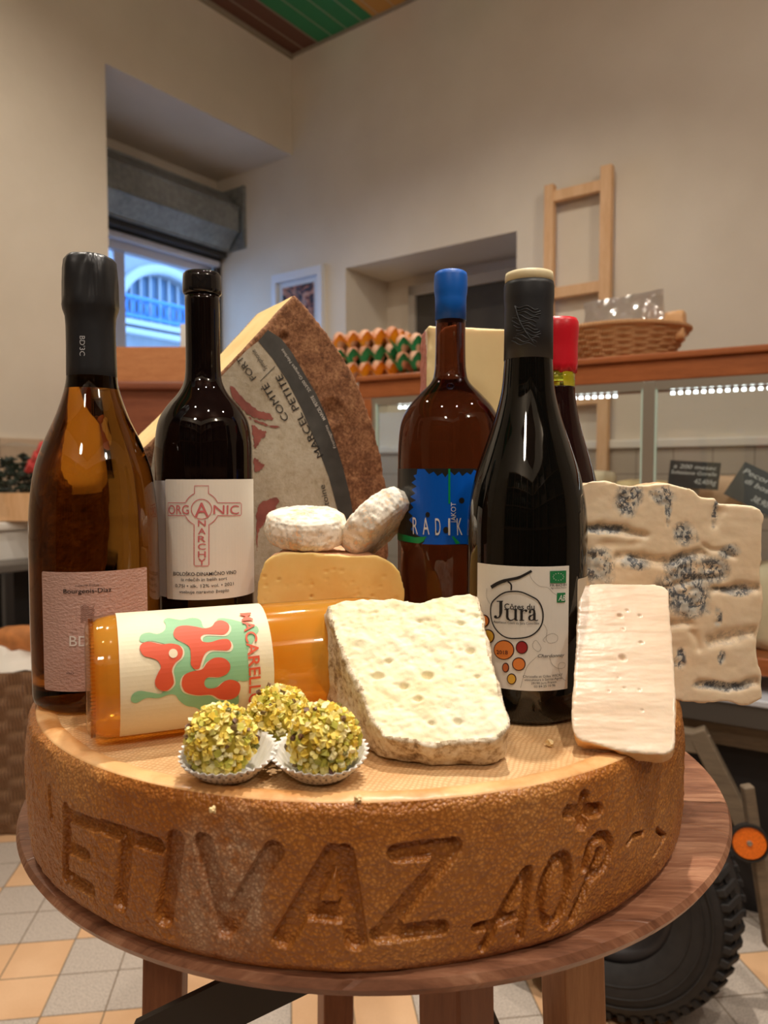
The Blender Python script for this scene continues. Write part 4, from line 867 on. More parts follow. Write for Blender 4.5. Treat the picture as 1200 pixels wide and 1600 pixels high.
dk2 = t.math('MULTIPLY', t.ramp(g_, [(.3, 0), (.75, 1)]), t.ramp(t.noise(110, 5, .75), [(.44, .0), (.56, .85)])); c_ = t.mix(dk2, c_, sc(84, 84, 84)); t.p(col=c_, rough=.42, sss=.15, sssr=.006); t.bump(t.noise(140, 5, .6), .3, .0008)
bl = thing('blue_cheese_block', 'tall cream block of blue-veined cheese standing at the right edge of the big wheel', 'cheese', (.2, .54, ZW))
part('paste', p1, t.m, bl, fix=False); part('rind', p2, rind_mat('thin_brown_rind', [(.3, sc(170, 116, 74)), (.6, sc(226, 190, 150))], 40), bl, fix=False)

# --- yellow wedge with rounded shoulders
yn = unit([.03, -1, .0]); YP = Plane((-.04, .562, ZW), yn)
ol = [(403, 1062), (401, 990), (402, 930), (405, 900), (412, 880), (422, 869), (440, 864), (500, 865), (560, 869), (590, 868), (612, 878), (626, 895), (632, 920), (632, 960), (628, 1010), (618, 1045), (604, 1062)]
fr = [YP.map(*YP.inv(*p)) for p in ol]
for q in fr: q[2] = max(q[2], ZF)
fr = resample(fr, 90); cx = np.mean([q[0] for q in fr]); bk_ = [np.array([cx-.012+(q[0]-cx)*.62, q[1]+.082, q[2]]) for q in fr]
me = solid(fr, bk_, .0012, 3); c, n = getv(me); d = -(c-YP.P)@yn; fw = np.clip(1-d/.003, 0, 1)*np.clip(-n[:, 1]*2-.6, 0, 1); uv = np.stack([(c-YP.P)@YP.U, (c-YP.P)@YP.V], 1); dy0 = -(facec(me)-YP.P)@yn; disp = fw*fbm(c, 60, 3, 2)*.0003
for k in range(60):
    p = YP.inv(random.uniform(412, 622), random.uniform(882, 960)); r = random.choice([.0005, .0007, .001, .0013]); dd = np.hypot((uv[:, 0]-p[0])*.7, (uv[:, 1]-p[1])*1.2); disp -= fw*np.clip(1.2-dd/r, 0, 1)*r*.8
disp += (1-fw)*fbm(c, 70, 3, 12)*.0008; c2 = c+n*disp[:, None]; c2[:, 2] = np.maximum(c2[:, 2], ZF); setv(me, c2); fc = facec(me); dn = dy0; p1, p2 = split(me, dn < .0022+fbm(fc, 80, 2, 3)*.0008)
yw = thing('cheese_wedge', 'golden yellow cheese wedge with small holes carrying two small round cheeses', 'cheese', (-.04, .59, ZW))
part('paste', p1, paste_mat('golden_paste', sc(240, 196, 112), sc(247, 212, 134), sc(251, 222, 152), 60, .45, .2, .008, .2).m, yw, fix=False)
part('rind', p2, rind_mat('rosy_rind_coat', [(.3, sc(214, 150, 96)), (.55, sc(236, 186, 148)), (.75, sc(244, 216, 196))], 50), yw, fix=False)

# --- two small round cheeses
def round_cheese(C_, A_, r, h, s, lab, base):
    bm = bmesh.new(); pr = [(0, -h/2), (r*.6, -h/2), (r*.82, -h*.47), (r*.93, -h*.38), (r*.985, -h*.22), (r, 0), (r*.985, h*.22), (r*.93, h*.38), (r*.82, h*.47), (r*.6, h/2), (0, h/2)]
    pp = np.array([p for p in pr]); n = 60; t = np.linspace(0, len(pp)-1, n); pr = [(np.interp(k, range(len(pp)), pp[:, 0]), np.interp(k, range(len(pp)), pp[:, 1])) for k in t]
    g = G().lathe(pr, (0, 0, 0), A_, 180, caps=False); v = np.array(g.v); nn = v/np.linalg.norm(v, axis=1, keepdims=True); A_ = unit(A_); ax = v@A_; ang = np.arctan2(*(v@np.array([unit(np.cross(A_, (.3, 1, .2))), np.cross(A_, unit(np.cross(A_, (.3, 1, .2))))]).T).T)
    w = np.stack([np.cos(ang)*r, np.sin(ang)*r, ax*.6], 1); v = v+nn*(fbm(w, 210, 3, s)*.0008+fbm(v, 420, 2, s+2)*.0004+fbm(v, 30, 2, s+4)*.0015)[:, None]+np.asarray(C_)
    me = new_mesh('body', v, g.f, True)
    t = Mt('bloomy_rind'); f = t.mix(.45, t.noise(45, 6, .7), t.noise(160, 4, .7)); c = t.ramp(f, [(.34, sc(232, 170, 112)), (.42, sc(242, 212, 176)), (.47, sc(214, 212, 202)), (.52, sc(250, 242, 226)), (.8, sc(254, 250, 242))]); t.p(col=c, rough=.8); t.bump(f, .7, .0012)
    o = part('small_round_cheese', me, t.m, loc=base); tag(o, lab, 'cheese'); return o
round_cheese((-.0625, .592, ZW+.1185), (.03, -.20, 1), .0325, .0265, 3, 'small flat white-bloomed round cheese lying level on the golden wedge', (-.0625, .592, ZW+.102))
c_ = at(588, 817, .597); round_cheese(c_, (.68, -.30, -.67), .033, .026, 9, 'small white round cheese tilted on edge against its flat neighbour', (c_[0], c_[1], ZW+.1))

# --- big aged wedge with paper label standing at the back
ya = math.radians(30); cn = np.array([math.sin(ya), -math.cos(ya), 0]); KP = Plane((-.083, .70, ZW), cn); ke = -cn*.10
arc = [(460, 459), (482, 484), (506, 515), (530, 548), (552, 587), (571, 628), (585, 670), (595, 712), (602, 755), (606, 800), (607, 850), (604, 910), (596, 976)]
ol = arc+[(190, 1040), (165, 900), (152, 778), (227, 698), (300, 627), (380, 547), (433, 489)]
fr = [KP.map(*KP.inv(*p)) for p in ol]
for q in fr: q[2] = max(q[2], ZF)
fr = resample(fr, 200); bk_ = [q+ke for q in fr]
me = solid(fr, bk_, .0019, 1); c, n = getv(me); d = -(c-KP.P)@cn; uv = np.stack([(c-KP.P)@KP.U, (c-KP.P)@KP.V], 1)
A0 = np.array(KP.inv(460, 459)); A1 = np.array(KP.inv(152, 778)); e = unit(A1-A0); en = np.array([-e[1], e[0]]); 
if (np.array(KP.inv(300, 800))-A0)@en > 0: en = -en
cutd = -((uv-A0)@en); cf = np.abs(cutd) < .004                      # distance below the cut
nf = n@cn; fw = np.clip(nf*2-.6, 0, 1); nC = KP.U*en[0]+KP.V*en[1]; cw = np.clip(n@nC*2-.6, 0, 1)*np.clip(1-(-((uv-A0)@en))/.01, 0, 1)
disp = fw*(fbm(c, 90, 3, 2)*.0007+fbm(c, 25, 2, 7)*.0010)+(1-fw)*(1-cw)*(fbm(c, 60, 3, 12)*.0016)+cw*fbm(c, 20, 2, 8)*.0008
for px_, r in (((443, 527), .0055), ((518, 642), .013)):
    p = KP.inv(*px_); dd = np.hypot(uv[:, 0]-p[0], (uv[:, 1]-p[1])); disp -= fw*np.clip(1.1-dd/r, 0, 1)*.004-(fw*np.exp(-((dd-r*1.1)/(r*.25))**2)*.001)
setv(me, c+n*disp[:, None]); fc = facec(me); fuv = np.stack([(fc-KP.P)@KP.U, (fc-KP.P)@KP.V], 1); cd = (fuv-A0)@en; dn = -(fc-KP.P)@cn
p1, p2 = split(me, (cd > -.0035) & (dn > .004+fbm(fc, 60, 3, 3)*.002) & (dn < .095))
hw = thing('aged_cheese_wedge', 'large brown-rinded cheese wedge with a grey paper label standing upright at the back', 'cheese', (-.15, .70, ZW))
part('paste', p1, paste_mat('pressed_paste', sc(232, 196, 128), sc(242, 212, 148), sc(248, 224, 168), 40, .45, .2, .01, .15).m, hw, fix=False)
part('rind', p2, rind_mat('earthy_rind', [(.3, sc(78, 46, 26)), (.46, sc(126, 82, 52)), (.58, sc(164, 116, 80)), (.75, sc(206, 162, 116))], 90, .85, .9, .0016), hw, fix=False)
t = Mt('old_paper'); f = t.mix(.5, t.noise(30, 5, .65), t.noise(160, 5, .7)); c_ = t.ramp(f, [(.3, sc(140, 122, 96)), (.42, sc(178, 164, 140)), (.6, sc(196, 186, 166))]); sp_ = t.ramp(t.vor(120), [(0, 1), (.05, .9), (.09, 0)]); c_ = t.mix(t.math('MULTIPLY', sp_, t.ramp(t.noise(30, 3), [(.55, 0), (.62, .8)])), c_, sc(80, 50, 30)); t.p(col=c_, rough=.75); t.bump(f, .8, .0022); MPAP = t.m
lab = [(402, 534), (424, 560), (447, 595), (470, 640), (493, 695), (512, 745), (524, 790), (534, 830), (541, 880), (545, 960), (420, 1010), (240, 1020), (225, 800), (240, 700), (262, 672), (330, 604), (385, 547)]
def plate(name, px_, off, m, parent, n=6, label=None):
    loop = sm(pxl(KP, px_), n) if n > 1 else pxl(KP, px_); return decal(name, KP, [[loop]], off, m, parent, label=label)
lb = plate('paper_label', lab, .0022, MPAP, hw, 1, 'creased grey paper label')
MRED = simple('faded_red_ink', sc(150, 84, 74), .75, noise=(60, .25)); MINK = simple('black_ink', sc(30, 28, 28), .6); MBAND = simple('charcoal_band', sc(72, 70, 66), .6, noise=(50, .3), bump=(60, .5, .001)); MWI = simple('white_ink', sc(214, 208, 198), .7)
bo = [(417, 516), (438, 530), (455, 552), (473, 583), (492, 615), (508, 650), (522, 690), (534, 730), (544, 770), (551, 810), (556, 860), (558, 930)]; bi = [(402, 534), (424, 560), (447, 595), (470, 640), (493, 695), (512, 745), (524, 790), (534, 830), (541, 880), (545, 960)]
plate('charcoal_band', bo+bi[::-1], .0026, MBAND, lb, 1, 'charcoal band printed along the rim')
def feather(poly, k, amp, s):   # ragged outline
    P_ = sm(poly, k); r = random.Random(s); o = []
    for i, p in enumerate(P_): d = unit(P_[(i+1) % len(P_)]-P_[i-1]); q = np.array([-d[1], d[0]]); o.append(p+q*r.uniform(-amp, amp))
    return o
reds = [[(360, 603), (378, 622), (400, 640), (418, 646), (426, 655), (413, 656), (392, 651), (378, 640), (362, 622)], [(392, 664), (405, 672), (415, 676), (404, 690), (397, 700), (394, 684)], [(386, 652), (402, 658), (420, 664), (436, 668), (420, 667), (402, 662)], [(396, 716), (404, 722), (412, 727), (404, 735), (396, 737)], [(403, 790), (418, 780), (434, 779), (430, 792), (420, 806), (410, 820), (402, 830), (400, 860), (399, 812)]]
decal('red_print', KP, [[[KP.inv(*p) for p in feather(r_, 8, 1.3, i)]] for i, r_ in enumerate(reds)], .0028, MRED, lb)
def dn_(p, q, k): d = unit(np.array(q, float)-np.array(p, float)); return p, q
text('lettering', KP, [('COMTÉ', (450, 654), (416, 598), 11, 0), ('MARCEL PETITE', (503, 711), (438, 584), 11, 0), ('FORT', (399, 590), (375, 556), 10, -.004), ('Symphonie', (416, 577), (396, 546), 7, -.002), ('St Antoine', (520, 822), (505, 757), 9, -.002)], .0030, MINK, lb)
decal('label_rule', KP, [stroke(pxl(KP, [(405, 596), (428, 573)]), .0003)], .0030, MINK, lb)
text('band_lettering', KP, [('Fromageries', (523, 699), (509, 664), 4.5, 0), ('MARCEL PETITE', (507, 655), (487, 618), 5, .012), ('25300 Granges Narboz', (484, 611), (440, 545), 4.5, 0)], .0030, MWI, lb)

# --- pale tall slab behind
gn = unit([.03, -1, 0]); GP = Plane((.09, .725, ZW), gn); ol = [(668, 508), (845, 517), (850, 990), (660, 996)]
fr = [GP.map(*GP.inv(*p)) for p in ol]
for q in fr: q[2] = max(q[2], ZF)
bk_ = [q+np.array([-.004 if i in (0, 3) else .0, .055, 0]) for i, q in enumerate(fr)]
me = solid(fr, bk_, .0022, 1); c, n = getv(me); disp = fbm(c, 20, 2, 2)*.0005+np.where(c[:, 0] < fr[0][0]+.003, fbm(c, 90, 3, 5)*.0013, 0); setv(me, c+n*disp[:, None]); fc = facec(me); p1, p2 = split(me, fc[:, 0] > min(fr[0][0], fr[3][0])+.0035+fbm(fc, 50, 2, 1)*.001)
gs = thing('tall_cheese_slab', 'tall smooth pale yellow cheese slab with a pink rind standing behind the blue-capped bottle', 'cheese', (.09, .74, ZW))
part('paste', p1, paste_mat('smooth_paste', sc(230, 206, 150), sc(236, 214, 160), sc(240, 220, 170), 20, .4, .2, .01, .1).m, gs, fix=False); part('rind', p2, rind_mat('pink_rind', [(.3, sc(170, 96, 84)), (.6, sc(216, 150, 132))], 80), gs, fix=False)
# ------------------------------------------------------------ bottles
def black_glass(name, col): t = Mt(name); t.p(col=col, rough=.03, spec=.6); return t.m
def clear_glass(name, tint, rough=.0, ior=1.42, through=0.0, thr=(1, 1, 1)):
    t = Mt(name); t.p(col=tint, rough=rough, trans=1.0, ior=ior)
    if through:
        tr = t.N('ShaderNodeBsdfTransparent'); tr.inputs[0].default_value = (*thr, 1); mx = t.N('ShaderNodeMixShader'); mx.inputs[0].default_value = through; t.L(t.b.outputs[0], mx.inputs[1]); t.L(tr.outputs[0], mx.inputs[2]); t.L(mx.outputs[0], t.o.inputs[0])
    return t.m
def smprof(p, n=5): return [(max(float(q[0]), 0), float(q[1])) for q in sm(p, n, False)]
def bottle(x, y, prof, m, label, smn=5):
    root = thing('wine_bottle', label, 'bottle', (x, y, ZW))
    k = prof['body']; pts = [(0, .004), (k[0][0]*.55, .003), (k[0][0]*.82, .0005), (k[0][0]*.93, .0006)]+[(k[0][0]*.985, .003)]+[(k[0][0], .007)]+smprof(k, smn)
    o = part('glass_body', G().lathe(pts, (x, y, ZF), seg=128, caps=True), m, root, smooth=True)
    cyl = Cyl((x, y, ZF), (0, 0, 1), (-x, -y, 0), max(r for r, _ in k)); return root, cyl
def ring(root, x, y, name, prof, m, seg=96, lab=None, smn=0, bump=None):
    g = G().lathe(smprof(prof, smn) if smn else prof, (x, y, ZF), seg=seg); 
    if bump is not None: v = np.array(g.v); v = bump(v); g.v = [tuple(q) for q in v]
    return part(name, g, m, root, smooth=True, label=lab)
def label_rect(name, cy, u0, u1, v0, v1, off, m, parent, lab=None, r=.0015):
    c = []
    for (a, b, sx, sy, st_) in ((u1, v1, -1, -1, 0), (u0, v1, 1, -1, 1), (u0, v0, 1, 1, 2), (u1, v0, -1, 1, 3)):
        for k in range(4): an = (st_*90+k*30)*PI/180; c.append((a+sx*r+r*math.cos(an), b+sy*r+r*math.sin(an)))
    return decal(name, cy, [[c]], off, m, parent, label=lab)
PAPER = simple('white_label_paper', sc(232, 228, 218), .7, bump=(300, .15, .0004))
INK = MINK

# 1 sparkling wine, far left
x, y = -.207, .526
MCH_ = clear_glass('brown_wine_glass', (.25, .105, .016), ior=1.38)
r1, c1 = bottle(x, y, {'body': [(.0432, .010), (.0437, .05), (.0437, .095), (.0434, .120), (.0425, .139), (.0392, .163), (.0330, .182), (.0240, .203), (.0180, .222), (.0165, .235), (.0150, .25), (.0145, .28)]}, MCH_, 'brown sparkling wine bottle with a dusty rose label and black foil neck, far left')
t = Mt('black_foil'); t.p(col=sc(46, 47, 50), rough=.36, metal=.35); t.bump(t.noise(55, 2, .45, t.co((1, 1, .3))), .7, .003); MFO = t.m
def wrinkle(v):
    a = np.arctan2(v[:, 1]-y, v[:, 0]-x); z = v[:, 2]-ZF; k = np.clip((z-.272)/.012, 0, 1); rr = 1+k*(.030*np.sin(a*5+z*60)+.02*np.sin(a*9-z*140))-k*.07*np.exp(-((a+1.15+.2*np.sin(z*300))/.07)**2)+k*.05*np.exp(-((a+1.0)/.06)**2); w = v.copy(); w[:, 0] = x+(v[:, 0]-x)*rr; w[:, 1] = y+(v[:, 1]-y)*rr; return w
fo = ring(r1, x, y, 'foil_capsule', [(.0163, .2205), (.0170, .2207), (.0169, .235), (.0166, .250), (.0166, .264), (.0170, .271), (.0186, .276), (.0191, .279), (.0186, .284), (.0184, .295), (.0182, .304), (.0174, .3095), (.0150, .3125), (.008, .3135), (0, .3135)], MFO, 128, 'crumpled black foil over the cork', 0, wrinkle)
t = Mt('rose_textured_paper'); t.p(col=sc(196, 160, 148), rough=.62); t.bump(t.noise(420, 3, .5, t.co((1, 1, 1.6))), .9, .0010); MROSE = t.m
u0, u1 = c1.inv(66, 900)[0], c1.inv(229, 895)[0]; vt, vb = c1.inv(150, 893)[1], c1.inv(150, 1079)[1]
l = label_rect('label', c1, u0, u1, vb, vt, .0003, MROSE, r1, 'textured dusty rose label')
text('black_lettering', c1, [('Bourgeois-Diaz', (100, 927), (174, 924), 7, .006), ('CHAMPAGNE', (118, 916.5), (155, 915), 2.6, 0), ('PRO', (105, 1053), (116, 1053), 2.6, 0)], .0007, INK, l)
text('white_lettering', c1, [("BD'3C", (109, 1009), (176, 1007), 16, .004)], .0007, simple('white_print', sc(232, 226, 220), .5), l)
st_ = []
for k in range(9): yy = 947+k*2.9; st_ += stroke(pxl(c1, [(126+ (k % 2), yy+2), (132, yy-1.5), (138, yy), (143, yy+2.5 if k < 5 else yy+.5), (148-(k % 2), yy-1)]), .00022)
decal('wavy_emblem', c1, [[s_] for s_ in st_], .0007, simple('brown_emboss', sc(140, 106, 96), .6), l)
cn_ = Cyl((x, y, ZF), (0, 0, 1), (-x, -y, 0), .0169)
text('foil_lettering', cn_, [("BD'3C", (125, 525), (125, 556), 8, 0)], .0004, simple('silver_print', sc(190, 192, 196), .4), fo)

# 2 organic red with cross label
x, y = -.142, .583
MBG = black_glass('black_glass_red_wine', (.004, .002, .002))
r2, c2 = bottle(x, y, {'body': [(.0370, .010), (.0375, .04), (.0375, .150), (.0375, .176), (.0370, .188), (.0345, .202), (.0285, .213), (.0200, .223), (.0155, .231), (.0137, .240), (.0132, .26), (.0132, .301)]}, MBG, 'black red-wine bottle with a white label bearing a pink cross, second from the left')
ring(r2, x, y, 'wax_top', [(.0132, .300), (.0147, .3015), (.0149, .304), (.0147, .312), (.0145, .3155), (.0130, .3172), (.0115, .3165), (.0105, .3160), (0, .3160)], black_glass('black_wax', (.012, .011, .011)), 64, 'glossy black cap')
u1 = c2.inv(397, 850)[0]; vt, vb = c2.inv(323, 749)[1], c2.inv(323, 937)[1]; u0 = c2.inv(262, 850)[0]
ov = label_rect('back_label', c2, -.0375*1.75, c2.inv(263, 850)[0]+.002, vb+.001, vt-.001, .0002, simple('back_label_paper', sc(206, 208, 214), .7), r2, 'end of the label wrapping behind', .0008)
l = label_rect('label', c2, c2.inv(261.5, 850)[0]-.0008, .0375*1.5, vb, vt, .0005, PAPER, r2, 'white paper label', .0010)
PK = simple('pink_ink', sc(206, 108, 112), .6)
R_ = 26.5; cx, cy = 315, 795.5; hw_t = 10.7; hw_b = 11.3; ah = 10; lp = []
def arcp(a0, a1, n=10): return [(cx+R_*math.cos(math.radians(a)), cy-R_*math.sin(math.radians(a))) for a in np.linspace(a0, a1, n)]
aT = math.degrees(math.acos(hw_t/R_)); aR = math.degrees(math.asin(ah/R_)); aB = math.degrees(math.acos(hw_b/R_))
out = [(cx+hw_t, 759)]+arcp(aT, aR)+[(374, cy-ah), (376, cy-ah+2), (376, cy+ah-2), (374, cy+ah)]+arcp(-aR, -aB)+[(cx+hw_b, 882), (cx+hw_b-2, 884), (cx-hw_b+2, 884), (cx-hw_b, 882)]+arcp(-180+aB, -180+aR)+[(264, cy+ah), (264, cy-ah)]+arcp(180-aR, 180-aT)+[(cx-hw_t, 759)]
lines = [[q] for q in stroke(pxl(c2, out), .00028, True)]+[[q] for q in stroke(pxl(c2, [(cx+15.5*math.cos(a), cy+15.5*math.sin(a)) for a in np.linspace(0, 2*PI, 36, endpoint=False)]), .00028, True)]
decal('cross_outline', c2, lines, .0009, PK, l)
its = [('ORG', (265, 803), (296, 803), 14, .004), ('A', (304.5, 807), (326, 807), 22, .008), ('NIC', (333, 803), (372, 803), 14, .004)]
for ch, yb in zip('NARCHY', (822, 834.5, 846.5, 858.5, 870.5, 882)): its.append((ch, (309.5, yb), (321.5, yb), 9.5, .008))
text('pink_lettering', c2, its, .0009, PK, l)
text('black_lettering', c2, [('BIOLOŠKO-DINAMIČNO VINO', (272, 898.5), (368, 896), 5.5, .008), ('iz rdečih in belih sort', (284, 907.5), (354, 905.5), 5, 0), ('0,75l • alk. 12% vol. • 2021', (275, 917), (364, 914), 5, 0), ('vsebuje naravno žveplo', (281, 926.5), (357, 924), 5, 0)], .0009, INK, l)

# 3 amber wine with a blue cap
x, y = .055, .615
MAB = clear_glass('amber_brown_glass', (.11, .032, .018), ior=1.38)
r3, c3 = bottle(x, y, {'body': [(.0428, .010), (.0433, .04), (.0433, .150), (.0433, .176), (.0428, .189), (.0408, .204), (.0350, .216), (.0255, .227), (.0165, .236), (.0134, .244), (.0124, .26), (.0122, .300)]}, MAB, 'brown orange-wine bottle with a bright blue cap and a blue and black label')
MBC = simple('blue_cap', sc(0, 96, 196), .42)
ring(r3, x, y, 'blue_capsule', [(.0122, .287), (.0128, .2872), (.0128, .303), (.0130, .3065), (.0136, .310), (.0138, .314), (.0137, .3225), (.0130, .3255), (.0112, .3268), (0, .3268)], MBC, 64, 'bright blue cap')
t = Mt('label_black'); t.p(col=sc(38, 38, 38), rough=.28); vt, vb = c3.inv(703, 732)[1], c3.inv(703, 851)[1]
l = label_rect('label', c3, -.0433*1.62, .0433*1.6, vb, vt, .0003, t.m, r3, 'glossy black label', .0005)
MBL = simple('leaf_blue', sc(0, 92, 204), .3); MGN = simple('stripe_green', sc(16, 150, 84), .3)
lf = [(653, 733), (652, 741), (647, 743), (651, 749), (644, 754), (652, 760), (644, 765), (650, 771), (642, 776), (651, 782), (642, 786), (647, 793), (639, 800), (646, 806), (640, 812), (647, 820), (643, 827), (652, 836), (662, 840), (664, 846), (660, 850), (690, 851), (720, 850), (740, 849), (752, 830), (762, 800), (758, 780), (763, 765), (755, 750), (750, 740), (740, 734), (735, 742), (729, 738), (722, 744), (717, 737), (710, 743), (703, 736), (696, 746), (691, 739), (684, 744), (678, 737), (671, 741), (664, 733)]
decal('leaf_print', c3, [[pxl(c3, lf)]], .0007, MBL, l)
decal('green_band', c3, [[pxl(c3, [(622.8, 832), (636, 836), (650, 839.5), (668, 838), (662, 846), (655, 849), (636, 846), (622.8, 842)])]], .0010, MGN, l); decal('green_dash', c3, [[pxl(c3, [(706, 838), (709, 838), (719, 849), (712, 850)])]], .0010, MGN, l)
decal('green_stripe', c3, [[pxl(c3, [(700.6, 732.5), (703.6, 732.5), (703.6, 787), (700.6, 787)])]], .0010, MGN, l)
decal('dark_spots', c3, [[pxl(c3, [(a+rx*math.cos(q), b+ry*math.sin(q)) for q in np.linspace(0, 2*PI, 16, endpoint=False)])] for a, b, rx, ry in ((669, 804, 3.3, 4.2), (721, 782, 4.2, 4.6), (697, 828, 4.5, 5), (682, 832, 2.2, 4))], .0010, t.m, l)
text('white_lettering', c3, [('R', (647, 834.5), (654.5, 834.7), 27, 0), ('A', (662, 835), (672, 835), 27, 0), ('D', (681, 836), (689, 836), 27, 0), ('I', (700.5, 836), (703.5, 836), 27, 0), ('K', (714, 836), (722, 835.6), 27, 0), ('O', (737, 835), (743, 834), 27, 0), ('N', (749, 833), (754, 832), 27, 0), ('JAKOT', (712, 817), (712, 785), 7.5, 0)], .0013, simple('white_ink_gloss', sc(226, 230, 232), .3), l)

# 4 dark burgundy bottle in front
x, y = .0975, .502
MJ = black_glass('black_green_glass', (.003, .0035, .003))
r4, c4 = bottle(x, y, {'body': [(.0400, .010), (.0405, .04), (.0405, .105), (.0401, .128), (.0386, .144), (.0352, .160), (.0290, .179), (.0226, .198), (.0182, .215), (.0166, .230), (.0158, .245), (.0150, .28)]}, MJ, 'black burgundy bottle with a grape-drawing label and cream wax top, right of centre')
t = Mt('black_capsule'); t.p(col=sc(38, 40, 44), rough=.45); MCAP = t.m
cp = ring(r4, x, y, 'capsule', [(.0158, .2375), (.0164, .2376), (.0162, .26), (.0161, .2735), (.0165, .2765), (.0167, .280), (.0167, .286), (.0163, .2885), (0, .2885)], MCAP, 96, 'matt black capsule')
cc4 = Cyl((x, y, ZF), (0, 0, 1), (-x, -y, 0), .0162); g = G(); rr = random.Random(3)
for k in range(12):
    yy = 478+k*5.2; P_ = [(804+4*math.sin(k)+i*5.3, yy+2.5*math.sin(i*1.3+k)+i*.6) for i in range(8)]; g.tube([cc4.map(*cc4.inv(*q), .0001) for q in sm(P_, 3, False)], .0004, 6)
g.tube([cc4.map(*cc4.inv(*q), .0002) for q in sm([(805, 478), (811, 500), (822, 520), (835, 538)], 3, False)], .0006, 6)
part('embossed_relief', g, MCAP, cp, smooth=True, label='embossed relief of a branch on the capsule')
ring(r4, x, y, 'wax_top', [(.0155, .2885), (.0160, .2888), (.0161, .2925), (.0156, .2950), (.013, .2955), (0, .2952)], simple('cream_wax', sc(226, 212, 172), .45), 64, 'cream wax disc')
u0, u1 = c4.inv(746, 980)[0], c4.inv(887.5, 980)[0]; vt, vb = c4.inv(820, 885)[1], c4.inv(820, 1079)[1]
l = label_rect('label', c4, u0, u1, vb, vt, .0003, PAPER, r4, 'off-white paper label', .0004)
cm = (.0390, )
def jp(x_, y_): return (740+x_/7.62, 880+y_/7.62)
def ell(cx_, cy_, rx, ry, n=28): return [(cx_+rx*math.cos(a), cy_+ry*math.sin(a)) for a in np.linspace(0, 2*PI, n, endpoint=False)]
BR = [stroke(pxl(c4, sm([jp(215, 285), jp(300, 235), jp(400, 200), jp(520, 175), jp(600, 140), jp(690, 90)], 4, False)), [.0011]*8+[.0009]*6+[.0008]*7), stroke(pxl(c4, sm([jp(410, 215), jp(450, 255), jp(450, 320)], 5, False)), .0005)]
jc = [jp(455, 335), jp(560, 340), jp(680, 390), jp(770, 450), jp(820, 570), jp(815, 700), jp(760, 800), jp(660, 870), jp(520, 893), jp(400, 885), jp(300, 820), jp(235, 720), jp(210, 600), jp(220, 480), jp(290, 400), jp(370, 350)]
ink = [[p] for q in BR for p in q]+[[q] for q in stroke(pxl(c4, sm(jc, 4)), .00042, True)]
berries = [((365, 1030), 122, 118, 0), ((575, 1000), 72, 78, 2), ((540, 1198), 80, 80, 0), ((385, 1240), 42, 58, 1), ((455, 1375), 56, 66, 3), ((130, 685), 66, 75, 0), ((175, 870), 80, 85, 3)]
bcol = [simple('berry_orange', sc(226, 132, 58), .6), simple('berry_rust', sc(196, 104, 52), .6), simple('berry_red', sc(160, 34, 36), .6), simple('berry_yellow', sc(226, 176, 60), .6)]
MOUT = simple('dark_outline', sc(70, 24, 20), .6)
decal('outline_print', c4, ink, .0007, INK, l)
decal('berry_outline', c4, [[pxl(c4, ell(*jp(*c), rx/7.62, ry/7.62))] for c, rx, ry, k in berries], .0006, MOUT, l)
for kk in range(4): decal('berry_print', c4, [[pxl(c4, ell(*jp(*c), rx/7.62-1.5, ry/7.62-1.5))] for c, rx, ry, k in berries if k == kk], .0009, bcol[kk], l)
text('year_lettering', c4, [('2018', jp(285, 1075), jp(415, 1080), 5.8, .012)], .0012, MOUT, l)
cur = [[jp(665, 130), jp(700, 200), jp(780, 270), jp(880, 290), jp(940, 350), jp(1000, 385)], [jp(830, 720), jp(870, 800), jp(860, 900), jp(900, 950), jp(980, 930), jp(995, 870), jp(940, 835), jp(870, 860), jp(825, 910), jp(850, 940)], [jp(700, 960), jp(740, 915), jp(800, 1000), jp(770, 1050), jp(710, 1010), jp(700, 960)], [jp(900, 1120), jp(930, 1200), jp(1000, 1250), jp(1070, 1240), jp(1080, 1190), jp(1030, 1180), jp(1000, 1230), jp(1040, 1350), jp(1090, 1400)], [jp(750, 1110), jp(650, 1210), jp(600, 1330), jp(560, 1480)], [jp(165, 300), jp(160, 400), jp(200, 480)]]
decal('tendril_lines', c4, [[q] for L_ in cur for q in stroke(pxl(c4, sm(L_, 4, False)), .00009)], .0006, simple('grey_line', sc(120, 112, 102), .6), l)
MGL = simple('logo_green', sc(34, 128, 74), .5); MWT = simple('logo_white', sc(226, 230, 220), .5)
decal('logo_squares', c4, [[pxl(c4, [jp(905, 92), jp(1095, 85), jp(1093, 232), jp(905, 235)])], [pxl(c4, [jp(987, 352), jp(1085, 348), jp(1083, 462), jp(985, 466)])]], .0007, MGL, l)
stars = [jp(1000+55*math.cos(a)*1.1, 160+42*math.sin(a)) for a in np.linspace(0, 2*PI, 12, endpoint=False)]
decal('leaf_of_stars', c4, [[pxl(c4, ell(a, b, .75, .75, 5))] for a, b in stars], .0010, MWT, l)
text('white_lettering', c4, [('AB', jp(998, 445), jp(1076, 442), 9, .01, .2)], .0010, MWT, l)
